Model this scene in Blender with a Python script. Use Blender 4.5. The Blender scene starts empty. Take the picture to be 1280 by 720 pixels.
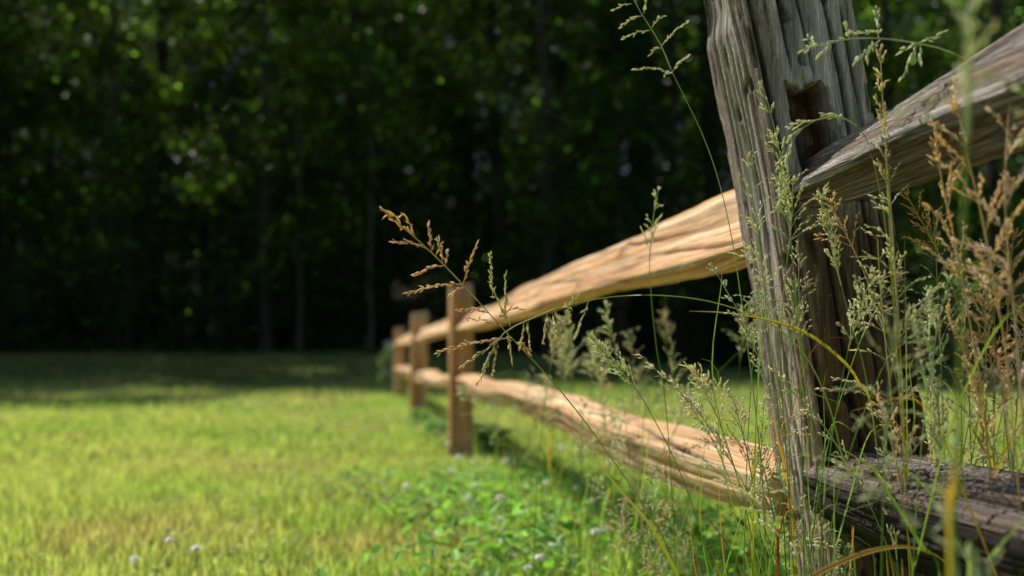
import bpy, math, random
import numpy as np
from mathutils import Vector, Matrix

random.seed(7)
rng = np.random.default_rng(11)
S = bpy.context.scene
COL = S.collection
R = math.radians

# ------------------------------------------------------------------ camera
CAMZ = 0.59
F = 1244.0                      # 35 mm lens on a 36 mm sensor, in pixels of a 1280 px wide frame
PITCH = math.atan(78 / F)
cam = bpy.data.cameras.new('camera')
cam.lens = 35; cam.sensor_width = 36
cam.clip_start = 0.02; cam.clip_end = 1000
cam.dof.use_dof = True
cam.dof.focus_distance = 1.32
cam.dof.aperture_fstop = 2.7
cam.dof.aperture_blades = 0
co = bpy.data.objects.new('camera', cam); COL.objects.link(co)
co.location = (0, 0, CAMZ)
co.rotation_euler = (R(90) + PITCH, 0, 0)
S.camera = co

def P(px, py, d):
    """a surveyed point: where it appears in the photograph and how far along the lens axis it stands"""
    u = (px - 640) / F * d; v = (360 - py) / F * d
    c, s = math.cos(PITCH), math.sin(PITCH)
    return np.array([u, d * c - v * s, CAMZ + d * s + v * c])

# ------------------------------------------------------------------ light
SUN_EL, SUN_AZ = 53.0, -47.0     # azimuth from +Y, negative to the left
w = bpy.data.worlds.new('World'); S.world = w; w.use_nodes = True
nt = w.node_tree; bg = nt.nodes['Background']
sky = nt.nodes.new('ShaderNodeTexSky'); sky.sky_type = 'NISHITA'; sky.sun_disc = False
sky.sun_elevation = R(SUN_EL); sky.sun_rotation = R(SUN_AZ)
sky.air_density = 1.0; sky.dust_density = 1.0
nt.links.new(sky.outputs[0], bg.inputs[0]); bg.inputs[1].default_value = 0.082
sl = bpy.data.lights.new('sun', 'SUN'); sl.energy = 5.0; sl.angle = R(0.53); sl.color = (1.0, 0.955, 0.87)
so = bpy.data.objects.new('sun', sl); COL.objects.link(so)
sd = Vector((math.sin(R(SUN_AZ)) * math.cos(R(SUN_EL)), math.cos(R(SUN_AZ)) * math.cos(R(SUN_EL)), math.sin(R(SUN_EL))))
so.rotation_euler = sd.to_track_quat('Z', 'Y').to_euler(); so.location = (0, 0, 30)
S.view_settings.view_transform = 'Standard'; S.view_settings.look = 'None'
S.view_settings.exposure = 0; S.view_settings.gamma = 1
S.cycles.max_bounces = 6; S.cycles.diffuse_bounces = 3; S.cycles.transmission_bounces = 4
S.cycles.glossy_bounces = 2
S.cycles.sample_clamp_indirect = 4

# ------------------------------------------------------------------ noise and mesh helpers
def _hash(i, j, k):
    n = (i * 374761393 + j * 668265263 + k * 2147483647 + 1274126177) & 0xffffffff
    n = ((n ^ (n >> 13)) * 1274126177) & 0xffffffff
    return ((n ^ (n >> 16)) & 0xffff) / 65535.0
def vn(x, y, z=0.0):
    x, y, z = np.broadcast_arrays(np.asarray(x, float), np.asarray(y, float), np.asarray(z, float))
    i = np.floor(x).astype(np.int64); j = np.floor(y).astype(np.int64); k = np.floor(z).astype(np.int64)
    fx, fy, fz = x - i, y - j, z - k
    fx = fx * fx * (3 - 2 * fx); fy = fy * fy * (3 - 2 * fy); fz = fz * fz * (3 - 2 * fz)
    r = 0
    for a in (0, 1):
        for b in (0, 1):
            for c in (0, 1):
                wgt = (fx if a else 1 - fx) * (fy if b else 1 - fy) * (fz if c else 1 - fz)
                r = r + wgt * _hash(i + a, j + b, k + c)
    return r
def fbm(x, y, z=0.0, o=3):
    r = 0; t = 0; a = 1.0
    for q in range(o):
        r = r + a * vn(x * 2 ** q + 17.3 * q, y * 2 ** q + 5.1 * q, z * 2 ** q if np.ndim(z) or z else 0.0); t += a; a *= .5
    return r / t
def sstep(a, b, x):
    t = np.clip((x - a) / (b - a), 0, 1); return t * t * (3 - 2 * t)
def lerp(a, b, t): return a + (b - a) * t

class MB:
    def __init__(s): s.v = []; s.l = []; s.t = []; s.c = []; s.n = 0
    def add(s, v, faces, size, col):
        """v (n,3); faces (m,size) ; col (3,) or (n,3)"""
        v = np.asarray(v, float); faces = np.asarray(faces, np.int64)
        c = np.broadcast_to(np.asarray(col, float), (len(v), 3))
        s.v.append(v); s.c.append(c); s.l.append((faces + s.n).ravel()); s.t.append(np.full(len(faces), size)); s.n += len(v)
    def more(s, faces, size, off):      # more faces on the last added verts
        faces = np.asarray(faces, np.int64); s.l.append((faces + off).ravel()); s.t.append(np.full(len(faces), size))
    def mesh(s, name, mat, smooth=True):
        me = bpy.data.meshes.new(name)
        v = np.concatenate(s.v); l = np.concatenate(s.l); t = np.concatenate(s.t); c = np.concatenate(s.c)
        me.vertices.add(len(v)); me.vertices.foreach_set('co', v.ravel().astype(np.float32))
        me.loops.add(len(l)); me.loops.foreach_set('vertex_index', l.astype(np.int32))
        me.polygons.add(len(t)); st = np.concatenate([[0], np.cumsum(t)[:-1]])
        me.polygons.foreach_set('loop_start', st.astype(np.int32)); me.polygons.foreach_set('loop_total', t.astype(np.int32))
        me.polygons.foreach_set('use_smooth', np.full(len(t), smooth))
        a = me.color_attributes.new('Col', 'FLOAT_COLOR', 'POINT')
        a.data.foreach_set('color', np.hstack([c, np.ones((len(c), 1))]).ravel().astype(np.float32))
        me.update(calc_edges=True); me.materials.append(mat)
        return me

def link(name, me, parent=None, loc=(0, 0, 0), rot=(0, 0, 0)):
    o = bpy.data.objects.new(name, me); COL.objects.link(o)
    o.location = tuple(float(x) for x in loc); o.rotation_euler = rot
    if parent: o.parent = parent
    return o
def thing(name, label, cat, loc=(0, 0, 0), group=None, rz=0):
    o = link(name, None, None, loc, (0, 0, rz)); o.empty_display_size = .05
    o['label'] = label; o['category'] = cat; o['kind'] = 'thing'
    if group: o['group'] = group
    return o
def struct(o): o['kind'] = 'structure'; return o
def stuff(o, label, cat): o['kind'] = 'stuff'; o['label'] = label; o['category'] = cat; return o

def catmull(pts, n):
    pts = np.asarray(pts, float)
    if len(pts) == 2: return lerp(pts[0], pts[1], np.linspace(0, 1, n)[:, None])
    p = np.vstack([2 * pts[0] - pts[1], pts, 2 * pts[-1] - pts[-2]])
    seg = np.linalg.norm(np.diff(pts, axis=0), axis=1); cs = np.concatenate([[0], np.cumsum(seg)])
    out = []
    for u in np.linspace(0, cs[-1], n):
        i = min(np.searchsorted(cs, u, 'right') - 1, len(pts) - 2); t = (u - cs[i]) / max(seg[i], 1e-9)
        a, b, c, d = p[i], p[i + 1], p[i + 2], p[i + 3]
        out.append(.5 * ((2 * b) + (-a + c) * t + (2 * a - 5 * b + 4 * c - d) * t * t + (-a + 3 * b - 3 * c + d) * t ** 3))
    return np.array(out)
def frames(path):
    t = np.gradient(path, axis=0); t /= np.linalg.norm(t, axis=1)[:, None] + 1e-12
    ref = np.where(np.abs(t[:, 2:3]) > .9, np.array([[1., 0, 0]]), np.array([[0., 0, 1]]))
    ref = np.broadcast_to(ref[len(ref) // 2], t.shape)
    a = np.cross(t, ref); a /= np.linalg.norm(a, axis=1)[:, None] + 1e-12
    return t, a, np.cross(t, a)
def tube(mb, path, rad, col, sides=5):
    path = np.asarray(path); n = len(path); t, a, b = frames(path)
    rad = np.broadcast_to(rad, (n,))
    ang = np.linspace(0, 2 * np.pi, sides, endpoint=False)
    v = path[:, None] + rad[:, None, None] * (np.cos(ang)[None, :, None] * a[:, None] + np.sin(ang)[None, :, None] * b[:, None])
    i = np.arange(n - 1)[:, None] * sides; j = np.arange(sides)[None]; j2 = (j + 1) % sides
    f = np.stack([i + j, i + j2, i + sides + j2, i + sides + j], -1).reshape(-1, 4)
    c = np.asarray(col, float)
    if c.ndim == 2: c = np.repeat(c, sides, axis=0)
    mb.add(v.reshape(-1, 3), f, 4, c)
def ribbon(mb, path, width, col, side=None, fold=.25):
    path = np.asarray(path); n = len(path); t, a, b = frames(path)
    if side is not None:
        s = np.asarray(side, float); s = s - (t @ s)[:, None] * t; a = s / (np.linalg.norm(s, axis=1)[:, None] + 1e-9); b = np.cross(t, a)
    wd = np.broadcast_to(width, (n,))[:, None]
    v = np.stack([path - a * wd / 2 + b * wd * fold, path, path + a * wd / 2 + b * wd * fold], 1)
    i = np.arange(n - 1)[:, None] * 3; j = np.arange(2)[None]
    f = np.stack([i + j, i + j + 1, i + 3 + j + 1, i + 3 + j], -1).reshape(-1, 4)
    c = np.asarray(col, float)
    if c.ndim == 2: c = np.repeat(c, 3, axis=0)
    mb.add(v.reshape(-1, 3), f, 4, c)
SPT = np.array([[0, 0, 0]] + [[math.cos(a), math.sin(a), .3] for a in (0, 1.57, 3.14, 4.71)] +
               [[.7 * math.cos(a), .7 * math.sin(a), .66] for a in (0, 1.57, 3.14, 4.71)] + [[0, 0, 1.]])
SP4 = np.array([[1 + j, 1 + (j + 1) % 4, 5 + (j + 1) % 4, 5 + j] for j in range(4)])
SP3 = np.array([[0, 1 + (j + 1) % 4, 1 + j] for j in range(4)] + [[9, 5 + j, 5 + (j + 1) % 4] for j in range(4)])
def spikelets(mb, pos, dirs, ln, wd, col):
    pos = np.asarray(pos); dirs = np.asarray(dirs); n = len(pos)
    if n == 0: return
    d = dirs / (np.linalg.norm(dirs, axis=1)[:, None] + 1e-9)
    ref = np.where(np.abs(d[:, 2:3]) > .9, np.array([[1., 0, 0]]), np.array([[0., 0, 1]]))
    a = np.cross(d, ref); a /= np.linalg.norm(a, axis=1)[:, None]; b = np.cross(d, a)
    ln = np.broadcast_to(ln, (n,))[:, None, None]; wd = np.broadcast_to(wd, (n,))[:, None, None]
    v = pos[:, None] + SPT[None, :, 2:3] * ln * d[:, None] + wd * (SPT[None, :, 0:1] * a[:, None] + .7 * SPT[None, :, 1:2] * b[:, None])
    c = np.repeat(np.broadcast_to(col, (n, 3)), 10, axis=0)
    off = mb.n; o = (np.arange(n) * 10)[:, None, None]
    mb.add(v.reshape(-1, 3), (SP4[None] + o).reshape(-1, 4), 4, c)
    mb.more((SP3[None] + o).reshape(-1, 3), 3, off)

# ------------------------------------------------------------------ materials
def new_mat(name):
    m = bpy.data.materials.new(name); m.use_nodes = True; n = m.node_tree; n.nodes.clear()
    out = n.nodes.new('ShaderNodeOutputMaterial'); return m, n, out
def leaf_mat(name, trans=.45, rough=.55, gain=1.0, tint=(1.15, 1.2, .55), spec=.25, noise=0):
    m, n, out = new_mat(name); L = n.links.new
    at = n.nodes.new('ShaderNodeAttribute'); at.attribute_name = 'Col'
    src = at.outputs['Color']
    if noise:
        tc = n.nodes.new('ShaderNodeTexCoord'); no = n.nodes.new('ShaderNodeTexNoise'); no.inputs['Scale'].default_value = noise
        L(tc.outputs['Object'], no.inputs['Vector'])
        mr = n.nodes.new('ShaderNodeMapRange'); mr.inputs[3].default_value = .7; mr.inputs[4].default_value = 1.3
        L(no.outputs[0], mr.inputs[0])
        vm = n.nodes.new('ShaderNodeVectorMath'); vm.operation = 'SCALE'; L(src, vm.inputs[0]); L(mr.outputs[0], vm.inputs['Scale']); src = vm.outputs[0]
    p = n.nodes.new('ShaderNodeBsdfPrincipled'); p.inputs['Roughness'].default_value = rough
    p.inputs['Specular IOR Level'].default_value = spec
    t = n.nodes.new('ShaderNodeBsdfTranslucent')
    mul = n.nodes.new('ShaderNodeVectorMath'); mul.operation = 'MULTIPLY'; mul.inputs[1].default_value = tint
    mx = n.nodes.new('ShaderNodeMixShader'); mx.inputs[0].default_value = trans
    L(src, p.inputs['Base Color']); L(src, mul.inputs[0]); L(mul.outputs[0], t.inputs['Color'])
    L(p.outputs[0], mx.inputs[1]); L(t.outputs[0], mx.inputs[2]); L(mx.outputs[0], out.inputs[0])
    return m
M_blade = leaf_mat('grass_blade', .5, .5)
M_stalk = leaf_mat('grass_stalk', .3, .45, tint=(1.1, 1.15, .6))
M_seed = leaf_mat('seed_husk', .4, .5, tint=(1.2, 1.1, .85))
M_leaf = leaf_mat('tree_leaf', .6, .32, tint=(3.4, 3.7, 1.3), spec=.6)
M_weed = leaf_mat('weed_leaf', .45, .5, spec=.25)
M_petal = leaf_mat('petal', .6, .7, tint=(1.03, 1.03, 1.0), spec=.1)

def wood_mat(name, axis, scale_across=110, along=3.0, dark=.45, bright=1.35, bump=.6, dist=.0025, crack=True, fleck=None, wander=.04, fine=(.78, 1.15)):
    """colour comes from the mesh; fine grain runs along the local axis"""
    m, n, out = new_mat(name); L = n.links.new
    tc = n.nodes.new('ShaderNodeTexCoord'); mp = n.nodes.new('ShaderNodeMapping')
    sc = [scale_across] * 3; sc[axis] = along; mp.inputs['Scale'].default_value = sc
    L(tc.outputs['Object'], mp.inputs['Vector'])
    # slow wander of the grain
    wn = n.nodes.new('ShaderNodeTexNoise'); wn.inputs['Scale'].default_value = 5; L(tc.outputs['Object'], wn.inputs['Vector'])
    wm = n.nodes.new('ShaderNodeVectorMath'); wm.operation = 'SCALE'; wm.inputs['Scale'].default_value = scale_across * wander
    L(wn.outputs['Color'], wm.inputs[0])
    ad = n.nodes.new('ShaderNodeVectorMath'); L(mp.outputs[0], ad.inputs[0]); L(wm.outputs[0], ad.inputs[1])
    g1 = n.nodes.new('ShaderNodeTexNoise'); g1.inputs['Scale'].default_value = 1.0; g1.inputs['Detail'].default_value = 5; g1.inputs['Roughness'].default_value = .65
    L(ad.outputs[0], g1.inputs['Vector'])
    g2 = n.nodes.new('ShaderNodeTexNoise'); g2.inputs['Scale'].default_value = 4.2; g2.inputs['Detail'].default_value = 4
    L(ad.outputs[0], g2.inputs['Vector'])
    r1 = n.nodes.new('ShaderNodeMapRange'); r1.inputs[1].default_value = .3; r1.inputs[2].default_value = .7
    r1.inputs[3].default_value = dark; r1.inputs[4].default_value = bright; L(g1.outputs[0], r1.inputs[0])
    r2 = n.nodes.new('ShaderNodeMapRange'); r2.inputs[1].default_value = .35; r2.inputs[2].default_value = .65
    r2.inputs[3].default_value = fine[0]; r2.inputs[4].default_value = fine[1]; L(g2.outputs[0], r2.inputs[0])
    mu = n.nodes.new('ShaderNodeMath'); mu.operation = 'MULTIPLY'; L(r1.outputs[0], mu.inputs[0]); L(r2.outputs[0], mu.inputs[1])
    at = n.nodes.new('ShaderNodeAttribute'); at.attribute_name = 'Col'
    vs = n.nodes.new('ShaderNodeVectorMath'); vs.operation = 'SCALE'; L(at.outputs['Color'], vs.inputs[0]); L(mu.outputs[0], vs.inputs['Scale'])
    col = vs.outputs[0]
    if fleck:      # pale crusty lichen specks
        fn = n.nodes.new('ShaderNodeTexNoise'); fn.inputs['Scale'].default_value = 95; fn.inputs['Detail'].default_value = 3
        fm = n.nodes.new('ShaderNodeMapping'); s3 = [1.0] * 3; s3[axis] = .45; fm.inputs['Scale'].default_value = s3
        L(tc.outputs['Object'], fm.inputs['Vector']); L(fm.outputs[0], fn.inputs['Vector'])
        f2 = n.nodes.new('ShaderNodeTexNoise'); f2.inputs['Scale'].default_value = 9; L(tc.outputs['Object'], f2.inputs['Vector'])
        fs = n.nodes.new('ShaderNodeMath'); fs.operation = 'ADD'; L(fn.outputs[0], fs.inputs[0])
        fh = n.nodes.new('ShaderNodeMath'); fh.operation = 'MULTIPLY'; fh.inputs[1].default_value = .6; L(f2.outputs[0], fh.inputs[0]); L(fh.outputs[0], fs.inputs[1])
        fr = n.nodes.new('ShaderNodeMapRange'); fr.inputs[1].default_value = 1.0; fr.inputs[2].default_value = 1.07; L(fs.outputs[0], fr.inputs[0])
        mxc = n.nodes.new('ShaderNodeMix'); mxc.data_type = 'RGBA'; L(fr.outputs[0], mxc.inputs[0]); L(col, mxc.inputs[6]); mxc.inputs[7].default_value = (*fleck, 1)
        col = mxc.outputs[2]
    p = n.nodes.new('ShaderNodeBsdfPrincipled'); p.inputs['Roughness'].default_value = .8; p.inputs['Specular IOR Level'].default_value = .25
    L(col, p.inputs['Base Color'])
    b = n.nodes.new('ShaderNodeBump'); b.inputs['Strength'].default_value = bump; b.inputs['Distance'].default_value = dist
    L(mu.outputs[0], b.inputs['Height']); L(b.outputs[0], p.inputs['Normal']); L(p.outputs[0], out.inputs[0])
    return m
M_oldpost = wood_mat('weathered_post_wood', 2, 150, 3.0, .50, 1.65, 1.0, .004, wander=.02, fine=(.6, 1.3), fleck=(.52, .56, .47))
M_oldrail = wood_mat('weathered_rail_wood', 0, 210, 1.8, .38, 1.8, 1.0, .004, wander=.012, fine=(.5, 1.4))
M_rail = wood_mat('cedar_rail_wood', 0, 95, 1.6, .74, 1.22, .7, .003, wander=.02)
M_post = wood_mat('cedar_post_wood', 2, 70, 2.0, .6, 1.4, .8, .004)

def bark_mat():
    m, n, out = new_mat('bark'); L = n.links.new
    tc = n.nodes.new('ShaderNodeTexCoord'); mp = n.nodes.new('ShaderNodeMapping'); mp.inputs['Scale'].default_value = (14, 14, 3)
    L(tc.outputs['Object'], mp.inputs['Vector']); no = n.nodes.new('ShaderNodeTexNoise'); no.inputs['Detail'].default_value = 5; no.inputs['Scale'].default_value = 1.5
    L(mp.outputs[0], no.inputs['Vector']); at = n.nodes.new('ShaderNodeAttribute'); at.attribute_name = 'Col'
    mr = n.nodes.new('ShaderNodeMapRange'); mr.inputs[1].default_value = .3; mr.inputs[2].default_value = .7; mr.inputs[3].default_value = .5; mr.inputs[4].default_value = 1.4
    L(no.outputs[0], mr.inputs[0]); vs = n.nodes.new('ShaderNodeVectorMath'); vs.operation = 'SCALE'; L(at.outputs['Color'], vs.inputs[0]); L(mr.outputs[0], vs.inputs['Scale'])
    p = n.nodes.new('ShaderNodeBsdfPrincipled'); p.inputs['Roughness'].default_value = .9; L(vs.outputs[0], p.inputs['Base Color'])
    b = n.nodes.new('ShaderNodeBump'); b.inputs['Strength'].default_value = .8; b.inputs['Distance'].default_value = .03
    L(no.outputs[0], b.inputs['Height']); L(b.outputs[0], p.inputs['Normal']); L(p.outputs[0], out.inputs[0]); return m
M_bark = bark_mat()

def ground_mat(name, rough_cols, scale, bump=.5, dist=.02):
    m, n, out = new_mat(name); L = n.links.new
    tc = n.nodes.new('ShaderNodeTexCoord'); at = n.nodes.new('ShaderNodeAttribute'); at.attribute_name = 'Col'
    no = n.nodes.new('ShaderNodeTexNoise'); no.inputs['Scale'].default_value = scale; no.inputs['Detail'].default_value = 8; no.inputs['Roughness'].default_value = .7
    L(tc.outputs['Object'], no.inputs['Vector'])
    mr = n.nodes.new('ShaderNodeMapRange'); mr.inputs[1].default_value = .3; mr.inputs[2].default_value = .7; mr.inputs[3].default_value = rough_cols[0]; mr.inputs[4].default_value = rough_cols[1]
    L(no.outputs[0], mr.inputs[0]); vs = n.nodes.new('ShaderNodeVectorMath'); vs.operation = 'SCALE'; L(at.outputs['Color'], vs.inputs[0]); L(mr.outputs[0], vs.inputs['Scale'])
    p = n.nodes.new('ShaderNodeBsdfPrincipled'); p.inputs['Roughness'].default_value = .95; p.inputs['Specular IOR Level'].default_value = .1
    L(vs.outputs[0], p.inputs['Base Color'])
    b = n.nodes.new('ShaderNodeBump'); b.inputs['Strength'].default_value = bump; b.inputs['Distance'].default_value = dist
    L(no.outputs[0], b.inputs['Height']); L(b.outputs[0], p.inputs['Normal']); L(p.outputs[0], out.inputs[0]); return m
M_ground = ground_mat('turf_soil', (.55, 1.5), 22)
M_road = ground_mat('asphalt', (.8, 1.2), 60, .3, .004)

# ------------------------------------------------------------------ fence line
P0 = np.array([.447, 1.493]); P1 = np.array([-.283, 5.5]); P2 = np.array([-.80, 8.5]); P3 = np.array([-1.30, 11.5])
T = (P1 - P0) / np.linalg.norm(P1 - P0)
PM = P0 - T * 3.0
def fence_dist(x, y):           # signed distance, + to the right of the fence
    rx, ry = x - P0[0], y - P0[1]
    return rx * T[1] - ry * T[0]

# ------------------------------------------------------------------ ground
def gz(x, y):
    x = np.asarray(x, float); y = np.asarray(y, float)
    z = .52 * sstep(10, 23, y) * sstep(8, -1, x)
    z = z + .05 * sstep(20, 60, y) * (y - 20) / 8.0
    z = z + 15 * sstep(46, 105, y)
    z = z + (fbm(x * .35, y * .35, 3.3) - .5) * .10 * sstep(4, 12, y)
    z = z + (fbm(x * 2.1, y * 2.1, 1.3) - .5) * .018
    return z
def tone(x, y):
    """lawn colour, patchy: yellowish, green, some dry"""
    a = fbm(x * .8, y * .8, 5.5)[..., None]; b = fbm(x * 3.1, y * 3.1, 9.5)[..., None]
    c = lerp(np.array([.46, .68, .17]), np.array([.74, .84, .30]), sstep(.3, .65, a * .6 + b * .4))
    dry = sstep(.6, .74, fbm(x * 1.7 + 40, y * 1.7, 2.5))[..., None]
    c = lerp(c, np.array([.80, .62, .36]), dry * .6)
    c = c * lerp(1.0, np.array([.36, .42, .42]), sstep(12.6, 15.5, y + (fbm(x * .7, y * .7, 3) - .5) * 3)[..., None])    # wood's shade deepened by painting the grass darker near the trees
    fd = np.exp(-(fence_dist(x, y) / .7) ** 2)[..., None]
    return lerp(c, np.array([.42, .56, .17]), fd * .35)
def soil(x, y):
    a = fbm(x * 2.3, y * 2.3, 7.1)[..., None]
    lawn = lerp(tone(x, y) * .35, np.array([.22, .15, .085]), sstep(.5, .75, a) * .6)
    for bx, by, br in ((-.24, 3.2, .2), (-.1, 3.35, .13), (-.93, 8.35, .25)):
        lawn = lerp(lawn, np.array([.34, .22, .15]), np.exp(-(((x - bx) ** 2 + (y - by) ** 2) / br ** 2))[..., None] * .8)
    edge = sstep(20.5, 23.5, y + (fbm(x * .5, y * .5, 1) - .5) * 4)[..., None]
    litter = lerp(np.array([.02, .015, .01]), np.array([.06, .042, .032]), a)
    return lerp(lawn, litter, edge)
u = np.linspace(-1, 1, 261); xs = np.sinh(u * 5.2) / math.sinh(5.2) * 160
v_ = np.linspace(0, 1, 360); ys = -12 + np.sinh(v_ * 3.6) / math.sinh(3.6) * 190
ys = np.concatenate([[-120, -60, -25], ys])
X, Y = np.meshgrid(xs, ys); Z = gz(X, Y)
mb = MB(); nx = len(xs); ny = len(ys)
i = (np.arange(ny - 1) * nx)[:, None]; j = np.arange(nx - 1)[None]
f = np.stack([i + j, i + j + 1, i + nx + j + 1, i + nx + j], -1).reshape(-1, 4)
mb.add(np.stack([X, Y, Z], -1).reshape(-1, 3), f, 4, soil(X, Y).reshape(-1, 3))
g = struct(link('ground', mb.mesh('ground', M_ground)))

# road beyond the fence, on the right
rx = np.linspace(2.5, 70, 90)
ry = 27.5 + .0 * rx - 1.8 * np.exp(-((rx - 2) / 9) ** 2)
cross = np.linspace(-2.4, 2.4, 9)
RX, CR = np.meshgrid(rx, cross, indexing='ij'); RY = ry[:, None] + CR
RZ = gz(RX, RY) + .03 + .05 * (1 - (CR / 2.4) ** 2)
mb = MB(); i = (np.arange(len(rx) - 1) * 9)[:, None]; j = np.arange(8)[None]
mb.add(np.stack([RX, RY, RZ], -1).reshape(-1, 3), np.stack([i + j + 9, i + j + 10, i + j + 1, i + j], -1).reshape(-1, 4), 4, (.23, .22, .25))
struct(link('road', mb.mesh('road', M_road)))

# ------------------------------------------------------------------ lawn blades (stuff)
def blades(mb, x, y, h, wd, col, lean=.45, tipcol=1.25, z=None):
    n = len(x); z = gz(x, y) - .004 if z is None else z
    az = rng.uniform(0, 2 * np.pi, n); fa = rng.uniform(0, 2 * np.pi, n)
    ln = np.abs(rng.normal(0, lean, n)) * h
    dx, dy = np.cos(az) * ln, np.sin(az) * ln; sx, sy = np.cos(fa) * wd / 2, np.sin(fa) * wd / 2
    base = np.stack([x, y, z], -1); s = np.stack([sx, sy, 0 * sx], -1)
    mid = base + np.stack([dx * .35, dy * .35, h * .55], -1)
    tip = base + np.stack([dx, dy, h * np.clip(1 - .25 * (ln / h) ** 2, .3, 1)], -1)
    V = np.stack([base - s, base + s, mid + s * .85, mid - s * .85, tip], 1)
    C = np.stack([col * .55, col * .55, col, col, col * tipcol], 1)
    off = mb.n; o = (np.arange(n) * 5)[:, None]
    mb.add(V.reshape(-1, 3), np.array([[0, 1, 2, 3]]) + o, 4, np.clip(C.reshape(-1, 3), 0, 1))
    mb.more(np.array([[3, 2, 4]]) + o, 3, off)
def scatter(n, y0, y1, pad=1.5):
    """random spots in the field of view plus a margin on each side"""
    t = rng.uniform(0, 1, n); y = np.sqrt(t * (y1 ** 2 - y0 ** 2) + y0 ** 2)
    return rng.uniform(-1, 1, n) * (y * .53 + pad), y
mb = MB()
for n, y0, y1, h0, h1, wd in ((210000, 2.0, 5.0, .03, .085, .0048), (160000, 5.0, 9.0, .035, .08, .0078), (120000, 9.0, 22.5, .035, .075, .014)):
    x, y = scatter(n, y0, y1)
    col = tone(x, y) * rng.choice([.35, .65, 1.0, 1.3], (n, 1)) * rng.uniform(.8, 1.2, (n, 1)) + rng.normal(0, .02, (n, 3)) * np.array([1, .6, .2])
    dry = rng.random(n) < .05; col[dry] = np.array([.55, .45, .22]) * rng.uniform(.7, 1.1, (dry.sum(), 1))
    h = rng.uniform(h0, h1, n) * (.7 + .6 * fbm(x * 2, y * 2, 8)) * (1 - .8 * np.exp(-((x - P1[0]) ** 2 + (y - P1[1] + .2) ** 2) / .10))
    keep = rng.random(n) > .92 * np.exp(-(((x + .24) ** 2 + (y - 3.2) ** 2) / .2 ** 2)) + .92 * np.exp(-(((x + .08) ** 2 + (y - 3.3) ** 2) / .13 ** 2))
    keep &= (fbm(x * 13, y * 13, 6.5) > .40) | (rng.random(n) < .25)
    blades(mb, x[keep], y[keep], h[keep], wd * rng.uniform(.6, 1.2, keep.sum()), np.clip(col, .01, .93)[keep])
stuff(link('lawn_grass', mb.mesh('lawn_grass', M_blade, False)), 'short mown yellow green lawn grass covering the field', 'grass')

# taller rough grass at the foot of the fence
mb = MB(); n = 16000
s = rng.uniform(-.8, 10.5, n); off = rng.normal(0, .28, n) 
x = P0[0] + T[0] * s - 0 + off * T[1]; y = P0[1] + T[1] * s - off * T[0]
h = rng.uniform(.05, .13, n) * (1 - .85 * np.exp(-((x - P1[0]) ** 2 + (y - P1[1] + .2) ** 2) / .12)) * np.exp(-(off / .5) ** 2) * lerp(1.4, .7, sstep(0, 4, s)); 
col = tone(x, y) * rng.uniform(.5, 1.3, (n, 1))
blades(mb, x, y, h + .03, .005 * rng.uniform(.6, 1.2, n) * lerp(1, 1.8, sstep(2, 8, s)), np.clip(col, .01, 1), .5)
stuff(link('rough_grass', mb.mesh('rough_grass', M_blade, False)), 'longer unmown grass growing along the foot of the fence', 'grass')

# clover and broad-leaved weeds: ground cover
def leaf_faces(mb, pos, nrm, dirs, ln, wd, col):
    """oval leaves, six verts each"""
    n = len(pos); d = dirs - (dirs * nrm).sum(1)[:, None] * nrm; d /= np.linalg.norm(d, axis=1)[:, None] + 1e-9
    s = np.cross(nrm, d); ln = np.broadcast_to(ln, (n,))[:, None]; wd = np.broadcast_to(wd, (n,))[:, None]
    V = np.stack([pos, pos + d * ln * .35 + s * wd * .5 + nrm * wd * .12, pos + d * ln * .8 + s * wd * .36 + nrm * wd * .05, pos + d * ln - nrm * ln * .08,
                  pos + d * ln * .8 - s * wd * .36 + nrm * wd * .05, pos + d * ln * .35 - s * wd * .5 + nrm * wd * .12], 1)
    o = (np.arange(n) * 6)[:, None]; off = mb.n
    mb.add(V.reshape(-1, 3), np.array([[0, 1, 2, 3]]) + o, 4, np.repeat(np.clip(col, 0, 1), 6, axis=0))
    mb.more(np.array([[0, 3, 4, 5]]) + o, 4, off)
def rand_unit(n, up=0.0):
    v = rng.normal(0, 1, (n, 3)); v[:, 2] = np.abs(v[:, 2]) + up; return v / np.linalg.norm(v, axis=1)[:, None]
mb = MB(); n = 5600
s = rng.uniform(.3, 7.5, n) ** 1.0; off = rng.normal(-.22, .42, n)
x = P0[0] + T[0] * s + off * T[1]; y = P0[1] + T[1] * s - off * T[0]
patch = (fbm(x * 3.0, y * 3.0, 21.0) > .50) & (y > 2.3) & ((x - P1[0]) ** 2 + (y - P1[1] + .25) ** 2 > .14); x, y = x[patch], y[patch]; n = len(x)
hz = rng.uniform(.03, .11, n)
for k in range(3):
    a = rng.uniform(0, 6.28, n) if k == 0 else a + 2.094
    nr = rand_unit(n, 1.6); dr = np.stack([np.cos(a), np.sin(a), 0 * a], -1)
    col = np.array([.42, .48, .20]) * rng.uniform(.25, 1.7, (n, 1))
    leaf_faces(mb, np.stack([x, y, gz(x, y) + hz], -1), nr, dr, .0155, .014, col)
stuff(link('clover_leaves', mb.mesh('clover_leaves', M_weed, False)), 'low patches of clover leaves spreading from the fence into the lawn', 'clover')
mb = MB(); n = 3400
s = rng.uniform(.25, 3.4, n); off = rng.normal(-.02, .26, n)
x = P0[0] + T[0] * s + off * T[1]; y = P0[1] + T[1] * s - off * T[0]
patch = fbm(x * 4.2, y * 4.2, 31.0) > .45; x, y = x[patch], y[patch]; n = len(x)
hz = rng.uniform(.03, .19, n) * np.exp(-((s[patch] - .6) / 2.6) ** 2); a = rng.uniform(0, 6.28, n)
col = np.array([.26, .50, .11]) * rng.uniform(.25, 1.8, (n, 1)) + (rng.random((n, 1)) < .12) * np.array([.15, .12, .1])
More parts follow.
